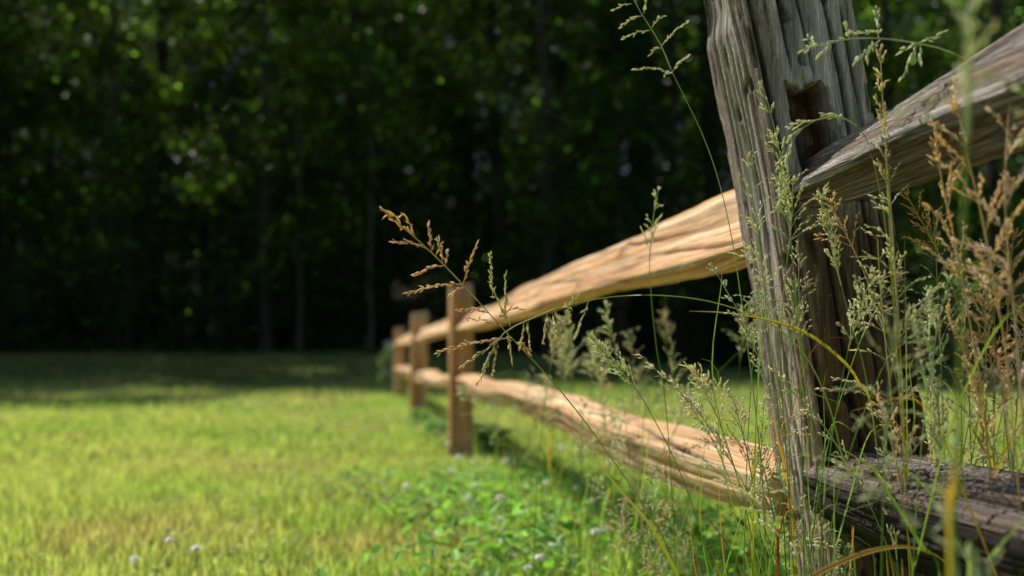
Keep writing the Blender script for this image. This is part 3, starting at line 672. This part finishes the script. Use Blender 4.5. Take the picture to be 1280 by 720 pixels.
clov = [(560, 555), (573, 572), (591, 579), (563, 589), (632, 577), (643, 579), (508, 608), (594, 607), (613, 609), (684, 605), (625, 623), (625, 651), (629, 677),
        (675, 698), (660, 711), (693, 682), (741, 626), (752, 664), (745, 666), (762, 579), (831, 667), (796, 617), (805, 634), (168, 700), (245, 687), (212, 676), (820, 690), (702, 560), (720, 610), (650, 640), (586, 622)]
for k, (px, py) in enumerate(clov):
    h = .125 + .025 * math.sin(k * 2.1); d_ = (CAMZ - h) * F / (py - 438); q = P(px, py, d_)
    if k in (23, 24, 25): lab = ('white clover flower low in the lawn, nearest the bottom left corner', 'white clover flower in the left lawn, rightmost of three', 'white clover flower in the left lawn, uppermost of three')[k - 23]; gp = 'clover flowers far out in the lawn'
    elif py < 600: lab = 'small white clover flower near the foot of the second post'; gp = 'clover flowers by the second post'
    else: lab = 'white clover flower among the green leaves beside the lower rail'; gp = 'clover flowers beside the lower rail'
    o = thing('clover_flower', lab, 'flower', q, gp, random.uniform(0, 6)); o.rotation_euler = (random.uniform(-.3, .3), random.uniform(-.3, .3), random.uniform(0, 6))
    s_ = random.uniform(.8, 1.25); o.scale = (s_, s_, s_); link('flower_head', heads[k % 3], o); link('stem', cstem, o)
# one yellow flower
q = P(790, 704, 2.42); o = thing('yellow_flower', 'tiny yellow flower low among the weeds beside the lower rail', 'flower', q)
mb = MB(); a = np.linspace(0, 6.28, 6)[:5]; leaf_faces(mb, np.zeros((5, 3)), np.tile([0, -.5, .85], (5, 1)), np.stack([np.cos(a), np.sin(a), 0 * a], -1), .009, .008, np.tile([.85, .62, .02], (5, 1))); link('petals', mb.mesh('petals', M_petal, False), o)
mb = MB(); tube(mb, np.array([[0, 0, -.12], [.003, 0, -.05], [0, 0, -.001]]), .0009, (.2, .32, .08), 5); link('stem', mb.mesh('stem', M_stalk), o)

# ------------------------------------------------------------------ flowering grasses
PG = np.array([.80, .86, .52]); TANC = np.array([.92, .66, .37]); STR = np.array([.92, .80, .50]); PNK = np.array([.90, .72, .60]); GRN = np.array([.26, .38, .10])
STG = np.array([.28, .44, .08]); STY = np.array([.58, .54, .10]); STT = np.array([.66, .48, .16])
def branch_path(a, e, sag, n=9):
    m_ = (a + e) / 2 + np.array([0, 0, sag]); return catmull([a, m_, e], n)
def seed_branch(mb, pth, hc, sc, rr_, dens=1.0, start=.3, sl=.0085):
    tube(mb, pth, np.linspace(.00042, .00022, len(pth)) * sc, hc * .8, 4)
    L = np.linalg.norm(np.diff(pth, axis=0), axis=1).sum(); k = max(4, int(L * (1 - start) / (.0021 * sc) * dens))
    t = np.linspace(start, 1, k) + rr_.normal(0, .012, k); t = np.clip(t, 0, 1); n = len(pth)
    idx = t * (n - 1); i0 = np.minimum(idx.astype(int), n - 2); fr = (idx - i0)[:, None]; pos = pth[i0] * (1 - fr) + pth[i0 + 1] * fr; tg = pth[i0 + 1] - pth[i0]
    tg /= np.linalg.norm(tg, axis=1)[:, None] + 1e-9
    dr = tg + rr_.normal(0, .30, (k, 3)); pos = pos + rr_.normal(0, .0007 * sc, (k, 3)); c = hc * rr_.uniform(.7, 1.25, (k, 1)) + rr_.normal(0, .02, (k, 3))
    spikelets(mb, pos, dr, sl * sc * rr_.uniform(.55, 1.1, k), .00138 * sc * rr_.uniform(.75, 1.3, k), np.clip(c, .02, .96))
def auto_panicle(mb, axis, hc, rr_, spread=.5, blen=.06, nw=9, per=3, sc=1.0, droop=.15, dens=1.0, start=.3):
    n = len(axis); t_ = np.gradient(axis, axis=0); t_ /= np.linalg.norm(t_, axis=1)[:, None]
    for w_ in range(nw):
        f_ = w_ / (nw - 1); i_ = int(f_ * (n - 2)); a = axis[i_]; tg = -t_[i_]     # 0 = tip
        for b in range(per if w_ else 1):
            if w_ and rr_.random() < .15: continue
            L = blen * (.3 + .9 * f_ ** .8) * rr_.uniform(.45, 1.15); sp = spread * rr_.uniform(.6, 1.3)
            sd_ = np.cross(tg, rr_.normal(0, 1, 3)); sd_ /= np.linalg.norm(sd_) + 1e-9
            dr = tg * math.cos(sp) + sd_ * math.sin(sp); e = a + dr * L - np.array([0, 0, droop * L * rr_.uniform(0, 1.5)])
            seed_branch(mb, branch_path(a, e, .08 * L, 6), hc, sc, rr_, dens, start)
def grass_plant(name, label, group, pts, base, head_from, stem_col, hc, seed, rad=.0011, branches=None, d=None, leaves=2, auto=None, cat='grass stem', leaf_col=None, leaf_h=.45, axis_spk=True, sc=1.0):
    """pts tip to bottom (world); base = ground point; head_from = index fraction of the path where the head ends"""
    rr_ = np.random.default_rng(seed); base = np.array(base, float)
    root = thing(name, label, cat, base, group)
    path = catmull(np.vstack([pts, base + np.array([0, 0, -.01])]), 60) - base
    mb = MB(); k = len(path); r = np.linspace(rad * .45, rad * 1.15, k)
    cc = lerp(np.array(stem_col), np.array(stem_col) * np.array([.8, .95, .8]), np.linspace(0, 1, k)[:, None])
    cc = cc * (1 + .12 * np.sin(np.linspace(0, 14, k) + seed))[:, None]
    tube(mb, path, r, np.clip(cc, 0, 1), 6); link('stem', mb.mesh('stem', M_stalk), root)
    hb = MB(); hn = max(4, int(head_from * k))
    if branches:
        for (a, e, sg) in branches: seed_branch(hb, branch_path(np.array(a) - base, np.array(e) - base, sg, 9), hc, sc, rr_, 1.0, .12)
        if axis_spk: seed_branch(hb, path[:max(4, int(hn * .5))][::-1], hc, sc, rr_, .9, .35)
    if auto is not None: auto_panicle(hb, path[:hn], hc, rr_, sc=sc, **auto)
    if branches or auto is not None:
        tube(hb, path[:hn], np.linspace(rad * .5, rad * .95, hn), np.clip(lerp(hc, np.array(stem_col), .5), 0, 1), 6)
        link('seed_head', hb.mesh('seed_head', M_seed), root)
    for q in range(leaves):
        f_ = rr_.uniform(.5, .93); a = path[int(f_ * (k - 1))]; az = rr_.uniform(0, 6.28); L = leaf_h * rr_.uniform(.5, 1.1)
        hd = np.array([math.cos(az), math.sin(az), 0]); cv = rr_.uniform(.25, .9)
        p_ = catmull([a, a + hd * L * .15 + np.array([0, 0, L * .45]), a + hd * L * .45 * cv + np.array([0, 0, L * (.8 - .1 * cv)]), a + hd * L * (.6 + .3 * cv) * cv + np.array([0, 0, L * (.98 - .45 * cv)])], 18)
        lb = MB(); tt = np.linspace(0, 1, 18); wv = .0042 * sc * rr_.uniform(.6, 1.25) * np.minimum(1, (1 - tt) * 2.2 + .05)
        lc = np.array(leaf_col if leaf_col is not None else STG * np.array([.95, 1, 1])) * rr_.uniform(.75, 1.25)
        if rr_.random() < .16: lc = np.array([.62, .40, .05])
        elif rr_.random() < .10: lc = np.array([.40, .13, .05])
        cc_ = lerp(lc, lc * np.array([1.35, 1.0, .8]), (tt ** 3)[:, None]); ribbon(lb, p_, wv, np.clip(cc_, 0, .9)); link('leaf', lb.mesh('leaf', M_blade), root)
    return root
def G_(px, d): return np.array([(px - 640) / F * d, d, float(gz((px - 640) / F * d, d))])
def pp(l, d): return np.array([P(x, y, (d if not isinstance(d, (list, tuple)) else d[0] + (d[1] - d[0]) * i_ / (len(l) - 1))) for i_, (x, y) in enumerate(l)])
def bb(l, d, sg=.0): return [(P(a[0], a[1], d), P(e[0], e[1], d + random.uniform(-.02, .02)), sg) for a, e in l]

# the hero: tan head leaning far left
A = grass_plant('grass_plant', 'tan seed head leaning far left across the dark wood on a long bare stem', None,
    pp([(478, 262), (500, 281), (520, 298), (548, 324), (578, 355), (608, 388), (640, 423), (680, 465), (722, 515), (762, 570), (806, 635), (845, 715)], (1.33, 1.37)), G_(905, 1.42), .20, STY * np.array([.9, 1, 1]), TANC, 1, .0013,
    bb([((519, 297), (507, 271)), ((534, 311), (492, 303)), ((540, 317), (535, 283)), ((553, 328), (548, 300)), ((557, 332), (560, 314)), ((557, 332), (521, 344)), ((579, 355), (595, 307)), ((577, 355), (511, 366)), ((582, 360), (563, 369)), ((500, 281), (490, 268)),
        ((612, 392), (575, 388)), ((620, 400), (650, 385)), ((628, 408), (585, 400)), ((640, 422), (548, 441)), ((645, 428), (660, 440)), ((490, 271), (484, 268)), ((512, 291), (503, 285)), ((545, 320), (551, 305))], 1.345, .004), leaves=0, sc=1.3)
lb = MB(); tt = np.linspace(0, 1, 20)[:, None]
base = np.array(A.location)
ribbon(lb, catmull(pp([(850, 725), (828, 682), (808, 650), (775, 612), (752, 585), (739, 566)], 1.36), 20) - base, np.linspace(.006, .0008, 20), lerp(np.array([.30, .36, .04]), np.array([.45, .42, .06]), tt), side=(1, 0, .6)); link('leaf', lb.mesh('leaf', M_blade), A)
# arching stem with drooping head in front of the tan rail
grass_plant('grass_plant', 'green grass stem arching left under the tan rail with a drooping head', None,
    pp([(606, 462), (618, 432), (634, 413), (665, 398), (700, 384), (750, 373), (800, 369), (850, 371), (900, 380), (955, 400), (1000, 436), (1030, 490), (1050, 560), (1065, 660)], 1.30), G_(1075, 1.30), .14, np.array([.50, .56, .14]), np.array([.80, .76, .42]), 2, .0012,
    bb([((612, 440), (598, 478)), ((622, 428), (616, 468)), ((628, 420), (577, 458)), ((634, 413), (640, 452)), ((655, 403), (650, 436)), ((660, 400), (662, 432)), ((684, 392), (679, 427)), ((690, 390), (695, 412)), ((715, 379), (700, 402)), ((700, 386), (724, 369)), ((736, 375), (719, 420)), ((640, 412), (612, 352)), ((632, 405), (632, 346)), ((616, 370), (613, 319))], 1.30, -.002), leaves=0)
# tall stem up against the wood
grass_plant('grass_plant', 'tall pale green seed head against the dark wood, left of the grey post top', None,
    pp([(790, -30), (793, 0), (807, 25), (827, 58), (840, 90), (860, 130), (880, 173), (898, 225), (915, 300), (930, 400), (945, 520), (955, 640)], (1.40, 1.28)), G_(962, 1.28), .15, np.array([.44, .54, .18]), np.array([.80, .82, .52]), 3, .001,
    bb([((789, 5), (768, 13)), ((802, 20), (777, 32)), ((805, 17), (808, -4)), ((815, 35), (828, 20)), ((813, 38), (780, 48)), ((827, 57), (859, 28)), ((827, 60), (812, 68)), ((840, 90), (860, 70)), ((838, 90), (794, 87)), ((840, 92), (830, 95)), ((795, 3), (800, -20))], 1.39, .003), leaves=1)
# head reaching in from the right, above the old rail
grass_plant('grass_plant', 'pale green seed head lying level above the old grey rail, right of the post', None,
    pp([(1003, 62), (1030, 55), (1060, 49), (1100, 48), (1145, 54), (1190, 66), (1235, 95), (1275, 160), (1310, 300)], 1.12), G_(1400, 1.12), .18, np.array([.42, .54, .18]), np.array([.76, .84, .56]), 4, .0011,
    bb([((1020, 58), (1012, 47)), ((1040, 53), (1024, 68)), ((1062, 49), (1055, 30)), ((1098, 48), (1095, 13)), ((1098, 40), (1066, 41)), ((1100, 50), (1070, 74)), ((1090, 50), (1085, 70)), ((1146, 54), (1129, 95)), ((1148, 54), (1178, 42)), ((1145, 54), (1127, 65)), ((1150, 56), (1152, 78))], 1.12, .0), leaves=0, sc=1.25)
GP = 'flowering grasses in front of the weathered post'
def hero(lab, pts, d, bx, hf, sc_, hc, seed, grp=None, rad=.0011, auto=None, leaves=1, scl=1.0, lc=None):
    return grass_plant('grass_plant', lab, grp, pp(pts, d), G_(bx, d if not isinstance(d, tuple) else d[1]), hf, sc_, hc, seed, rad, None, auto=auto, leaves=leaves, sc=scl, leaf_col=lc)
OPEN = dict(spread=.75, blen=.048, nw=9, per=3, droop=.15, dens=.6, start=.3)
SLIM = dict(spread=.42, blen=.030, nw=9, per=3, droop=.05, dens=.9, start=.2)
hero('upright pale green seed head on the shaded edge of the grey post', [(955, 113), (963, 140), (970, 170), (978, 210), (985, 260), (992, 340), (1005, 460), (1022, 600)], 1.25, 1040, .22, STG, PG, 21, auto=SLIM)
hero('pale green seed head low on the sunny face of the grey post', [(934, 200), (938, 230), (944, 270), (952, 330), (962, 430), (975, 560)], 1.27, 985, .24, STG, PG * 1.1, 22, auto=OPEN)
hero('seed head nodding left over the frayed end of the old rail', [(976, 245), (978, 215), (988, 180), (1010, 155), (1045, 146), (1078, 165), (1098, 230), (1112, 330), (1125, 500)], 1.18, 1150, .18, np.array([.3, .38, .1]), PG * 1.05, 23, auto=dict(spread=.35, blen=.028, nw=8, per=2, droop=.3, dens=1, start=.2))
hero('small green head rising from the fork of stems just under the rail end', [(991, 232), (990, 262), (987, 300), (980, 360), (975, 460), (985, 600)], 1.22, 1000, .12, np.array([.34, .42, .08]), PG, 24, auto=OPEN)
hero('orange tipped seed head in front of the old rail', [(1100, 66), (1102, 100), (1104, 140), (1108, 200), (1113, 300), (1122, 450), (1132, 620)], 1.15, 1140, .2, STY, lerp(PG, TANC, .45), 25, auto=SLIM)
hero('wide open pale panicle against the brown face of the post', [(1097, 300), (1099, 340), (1103, 390), (1107, 430), (1113, 490), (1122, 600)], 1.20, 1130, .32, STY, np.array([.85, .80, .52]), 26, auto=dict(spread=1.2, blen=.07, nw=8, per=3, droop=-.05, dens=.6, start=.35))
hero('yellow upright stem close to the right edge of the post', [(1110, 215), (1116, 300), (1124, 420), (1131, 560), (1137, 700)], 1.16, 1142, .25, np.array([.55, .42, .05]), PG, 27, rad=.0016, auto=OPEN, leaves=0)
hero('fine stem crossing the brown face of the post', [(1028, 250), (1040, 310), (1060, 390), (1082, 470), (1100, 600)], 1.22, 1125, .15, STG, PG, 28, auto=SLIM)
hero('straw coloured head on the right with long side branches', [(1192, 112), (1203, 165), (1214, 215), (1228, 275), (1245, 370), (1265, 520)], .98, 1300, .30, STT, lerp(STR, TANC, .6), 29, auto=dict(spread=.7, blen=.07, nw=9, per=3, droop=.05, dens=.9, start=.25), scl=1.1)
hero('orange head with forked branches on the far right', [(1168, 165), (1172, 195), (1180, 240), (1195, 310), (1215, 420), (1235, 560)], 1.05, 1265, .24, STT, lerp(STR, TANC, .8), 30, auto=dict(spread=.6, blen=.05, nw=8, per=3, droop=.0, dens=.9, start=.25))
hero('pinkish head at the right edge of the picture', [(1262, 130), (1258, 180), (1256, 250), (1262, 340), (1275, 480)], .95, 1300, .35, STT, PNK, 31, auto=dict(spread=.8, blen=.06, nw=9, per=3, droop=.1, dens=.9, start=.25), scl=1.1)
hero('blurred thick green stem standing closest to the lens on the right', [(1216, -60), (1212, 60), (1206, 240), (1200, 430), (1196, 600), (1192, 760)], .60, 1190, .16, np.array([.25, .34, .05]), PG, 32, rad=.0020, auto=dict(spread=.5, blen=.05, nw=7, per=2, droop=.2, dens=.8, start=.3), leaves=0)
hero('blurred green head hanging in front of the old rail', [(1130, 140), (1160, 125), (1205, 110), (1260, 100), (1300, 150), (1330, 300)], .72, 1400, .25, STG, PG * .9, 33, rad=.0012, auto=dict(spread=.4, blen=.03, nw=6, per=2, droop=.3, dens=.8, start=.2), leaves=0)
hero('blurred pale head low on the right in front of the dark rail', [(1195, 560), (1180, 620), (1200, 690), (1230, 760)], .66, 1260, .45, STG, PG * .85, 34, rad=.0012, auto=dict(spread=.5, blen=.04, nw=7, per=2, droop=.3, dens=.7, start=.2), leaves=0)
hero('blurred pale head leaning left low in front of the dark rail', [(1060, 600), (1110, 625), (1160, 665), (1200, 730)], .72, 1250, .4, STG, PG * .85, 35, rad=.0012, auto=dict(spread=.35, blen=.03, nw=7, per=2, droop=.1, dens=.7, start=.2), leaves=0)
hero('small head poking above the tan rail', [(822, 240), (818, 262), (815, 290), (812, 340), (820, 430), (835, 540)], 1.6, 850, .16, STG, PG, 36, auto=dict(spread=.7, blen=.03, nw=6, per=3, droop=0, dens=.9, start=.3))
# lone blades with a colour of their own
def blade_thing(label, pts, d, bx, wd, c0, c1, side=(0, .3, 1)):
    b = G_(bx, d); o = thing('grass_leaf', label, 'grass blade', b); pa = catmull(np.vstack([pp(pts, d), b - np.array([0, 0, .01])]), 50) - b
    tt = np.linspace(0, 1, 50); mb = MB(); ribbon(mb, pa, wd * np.minimum(1, tt * 5 + .08), lerp(np.array(c0), np.array(c1), sstep(.1, .5, tt)[:, None]), side=side)
    link('blade', mb.mesh('blade', M_blade), o)
blade_thing('yellow blade arching right across the grey post', [(861, 389), (905, 391), (955, 399), (1000, 413), (1040, 440), (1072, 478), (1095, 560)], 1.24, 1120, .0048, (.55, .45, .06), (.66, .44, .05))
blade_thing('orange blade crossing the foot of the post towards the dark rail', [(1044, 556), (1070, 572), (1098, 594), (1118, 625), (1135, 670)], 1.20, 1160, .0045, (.45, .45, .06), (.70, .38, .06))
blade_thing('reddish blade bending in an arch at the bottom of the picture', [(1190, 710), (1165, 691), (1130, 683), (1090, 688), (1050, 703), (1005, 728), (960, 780), (925, 870)], 1.08, 905, .0052, (.62, .38, .12), (.60, .25, .16))
blade_thing('dark red stalk at the foot of the grey post', [(988, 603), (984, 625), (976, 660), (972, 700)], 1.22, 968, .0034, (.32, .03, .03), (.35, .06, .03), side=(1, 0, 0))
blade_thing('orange blade leaning on the grey post face', [(962, 500), (970, 540), (982, 590), (990, 660)], 1.24, 1010, .004, (.70, .35, .06), (.5, .4, .06), side=(1, 0, 0))
blade_thing('yellow blurred blade hanging before the field on the right', [(1200, 488), (1199, 520), (1196, 560), (1190, 620), (1188, 700)], .62, 1180, .005, (.80, .50, .08), (.45, .38, .06), side=(1, 0, 0))
blade_thing('pale blue green blade at the bottom right corner', [(1300, 630), (1262, 668), (1230, 705), (1210, 735)], .8, 1190, .005, (.30, .40, .18), (.25, .36, .12), side=(1, 0, .6))
blade_thing('tall green blade across the right end of the lower rail', [(1075, 560), (1100, 600), (1150, 680), (1180, 740)], 1.1, 1215, .0045, (.16, .32, .05), (.18, .34, .05), side=(1, 0, .4))
blade_thing('short yellow blade leaning between lower rail and post', [(963, 527), (955, 545), (946, 562), (940, 600)], 1.5, 935, .004, (.75, .5, .06), (.6, .45, .05), side=(1, 0, 0))
# peppergrass spikes
def pepper(label, px, py, d, h, seed):
    rr_ = np.random.default_rng(seed); tip = P(px, py, d); b = np.array([tip[0] + .01, tip[1], 0.]); o = thing('peppergrass', label, 'weed', b); mb = MB()
    pa = catmull([np.array([-.01, 0, tip[2]]), np.array([-.008, 0, tip[2] * .6]), np.array([0, 0, 0])], 30); tube(mb, pa, .0012, (.22, .36, .1), 6); link('stem', mb.mesh('stem', M_stalk), o)
    k = 130; z = tip[2] - h * rr_.random(k) ** .9; a = rr_.uniform(0, 6.28, k); r = .004 + .010 * sstep(0, h, tip[2] - z)
    pos = np.stack([-.01 + np.cos(a) * r, np.sin(a) * r, z + .004], -1); dr = np.stack([np.cos(a), np.sin(a), .6 + 0 * a], -1); hb = MB(); spikelets(hb, pos, dr, .005, .0020, np.array([.40, .50, .26]) * rr_.uniform(.7, 1.3, (k, 1)))
    for q in range(k): tube(hb, np.array([[-.01, 0, z[q] - .004], pos[q]]), .0003, (.25, .38, .12), 3)
    link('flower_spike', hb.mesh('flower_spike', M_seed), o)
pepper('small knobbly green flower spike at the foot of the post', 1056, 682, 1.15, .09, 5)
pepper('faint knobbly flower spike low beside the lower rail', 868, 690, 1.75, .07, 6)

# the rest of the stand of grasses, by area
def wild(n, fx, label, group, hrange, cols, seed, styles, leafn=2, lean=.14, scl=1.0):
    rr_ = np.random.default_rng(seed)
    for q in range(n):
        x, y = fx(rr_); h = rr_.uniform(*hrange); z0 = float(gz(x, y)); a = rr_.uniform(0, 6.28); L = abs(rr_.normal(0, lean)) * h
        d2 = np.array([math.cos(a), math.sin(a), 0]); b = np.array([x, y, z0]); tip = b + d2 * L * 1.6 + np.array([0, 0, h])
        mid = b + d2 * L * .45 + np.array([0, 0, h * .55]); m2 = b + d2 * L * 1.0 + np.array([0, 0, h * .84])
        hl = rr_.uniform(.10, .2); ci = rr_.integers(len(cols)); hc, sc_ = cols[ci]
        si = rr_.integers(len(styles)); st = dict(styles[si]); st['blen'] = st['blen'] * rr_.uniform(.7, 1.25)
        hue = 'tan' if hc[1] < .77 * hc[0] + .01 and hc[2] < .5 * hc[0] else 'pinkish' if hc[2] > .5 * hc[0] and hc[1] < hc[0] else 'straw coloured' if hc[1] < hc[0] else 'pale green'
        form = 'narrow' if st['spread'] < .5 else 'wide open' if st['spread'] >= .75 else 'half open'
        grass_plant('grass_plant', label % (hue, form), group, np.array([tip, m2, mid]), b, hl / h, sc_ * rr_.uniform(.8, 1.2), hc * rr_.uniform(.8, 1.15), int(rr_.integers(1e6)), .0009 * rr_.uniform(.8, 1.3), auto=st, leaves=leafn, leaf_h=.5 * h + .05, sc=scl * rr_.uniform(.85, 1.1))
pc = [(PG, STG), (PG * 1.1, STG), (lerp(PG, STR, .6), STY), (lerp(PG, PNK, .6), STG)]; tc_ = [(lerp(TANC, STR, .5), STT), (PNK, STT), (lerp(STR, TANC, .5), STY), (PG, STG), (lerp(PG, PNK, .6), STG)]
MED = dict(spread=.6, blen=.042, nw=9, per=3, droop=.1, dens=.65, start=.3)
WIDE = dict(spread=1.0, blen=.058, nw=8, per=3, droop=.05, dens=.42, start=.4)
def f_front(r): return r.uniform(.33, .56), r.uniform(1.05, 1.32)
wild(18, f_front, '%s grass with a %s head standing close in front of the weathered post', GP, (.42, .76), pc, 51, [MED, SLIM, WIDE], 1)
def f_right(r):
    y = r.uniform(1.0, 1.42); return y * r.uniform(.41, .54), y
wild(15, f_right, '%s grass with a %s head in the tangle before the old grey rails', 'flowering grasses in front of the old grey rails', (.50, .82), tc_, 52, [MED, WIDE, OPEN, SLIM], 1)
def f_gold(r):
    y = r.uniform(.98, 1.3); return y * r.uniform(.455, .55), y
wild(10, f_gold, '%s grass with a %s head in the golden tangle at the far right', 'golden grasses at the far right', (.58, .84), [(TANC, STT), (TANC * np.array([1, .9, .8]), STT), (lerp(STR, TANC, .5), STY)], 58, [MED, OPEN, SLIM], 1)
def f_edge(r): return r.uniform(.26, .37), r.uniform(1.15, 1.45)
wild(9, f_edge, '%s grass with a %s head against the sunny edge of the weathered post', 'flowering grasses at the left edge of the post', (.42, .72), pc, 53, [MED, SLIM, OPEN])
def f_left(r):
    s_ = r.uniform(.35, 1.5); o_ = r.normal(-.05, .13); return P0[0] + T[0] * s_ + o_ * T[1], P0[1] + T[1] * s_ - o_ * T[0]
wild(28, f_left, 'blurred %s grass with a %s head between the two tan rails', 'flowering grasses between the tan rails', (.44, .69), [(PG, STG), (PG * 1.05, STG), (lerp(PG, STR, .5), STG)], 54, [OPEN, MED, WIDE], 1, .18, 1.5)
def f_low(r): return r.uniform(.14, .40), r.uniform(1.55, 2.2)
wild(16, f_low, 'short %s grass with a %s head below the lower tan rail', 'short grasses before the lower tan rail', (.22, .40), [(PG, STG), (PG * 1.1, STG), (PNK, STT)], 55, [OPEN, MED], 3, .22)
def f_back(r):
    y = r.uniform(1.6, 2.8); return y * r.uniform(.40, .54), y
wild(11, f_back, '%s grass with a %s head in the field beyond the old rails', 'flowering grasses beyond the old grey rails', (.40, .66), pc, 56, [OPEN, WIDE], 2)
def f_far(r):
    s_ = r.uniform(2.0, 4.4); o_ = r.normal(.1, .14); return P0[0] + T[0] * s_ + o_ * T[1], P0[1] + T[1] * s_ - o_ * T[0]
wild(8, f_far, 'thin %s grass with a %s head along the fence near the second post', 'thin grasses near the second post', (.25, .45), pc, 57, [SLIM], 1)
# leafy green blades round the post foot: clumps
def clump(label, x, y, k, h, seed):
    rr_ = np.random.default_rng(seed); z0 = float(gz(x, y)); o = thing('grass_clump', label, 'grass', (x, y, z0)); mb = MB()
    for q in range(k):
        a = rr_.uniform(0, 6.28); L = h * rr_.uniform(.5, 1.15); hd = np.array([math.cos(a), math.sin(a), 0]); b = hd * rr_.uniform(0, .05); cv = rr_.uniform(.05, .5)
        p_ = catmull([b, b + hd * L * .1 * cv + np.array([0, 0, L * .5]), b + hd * L * .7 * cv + np.array([0, 0, L * (1 - .3 * cv)])], 12)
        c = STG * rr_.uniform(.7, 1.3) if rr_.random() > .16 else np.array([.6, .38, .06]) * rr_.uniform(.7, 1.1)
        ribbon(mb, p_, .0038 * rr_.uniform(.5, 1.2) * np.linspace(1, .1, 12), np.tile(c, (12, 1)))
    link('blades', mb.mesh('blades', M_blade), o)
for k, (x, y, nb_, h, lab) in enumerate(((.40, 1.27, 18, .34, 'tuft of narrow blades at the sunny foot of the grey post'), (.52, 1.20, 16, .38, 'tuft of narrow green and orange blades at the shaded foot of the post'), (.58, 1.1, 12, .34, 'tuft of blades before the dark lower rail'),
        (.30, 1.62, 22, .30, 'tuft of blades under the near end of the lower tan rail'), (.20, 1.95, 20, .24, 'low tuft of blades left of the lower tan rail'), (.66, 1.5, 12, .3, 'tuft of blades behind the old lower rail'),
        (.47, 1.02, 18, .44, 'tall tuft of green blades hiding part of the dark lower rail'), (.56, 1.0, 16, .42, 'tall tuft of green blades at the bottom right corner'))):
    clump(lab, x, y, nb_, h, 80 + k)
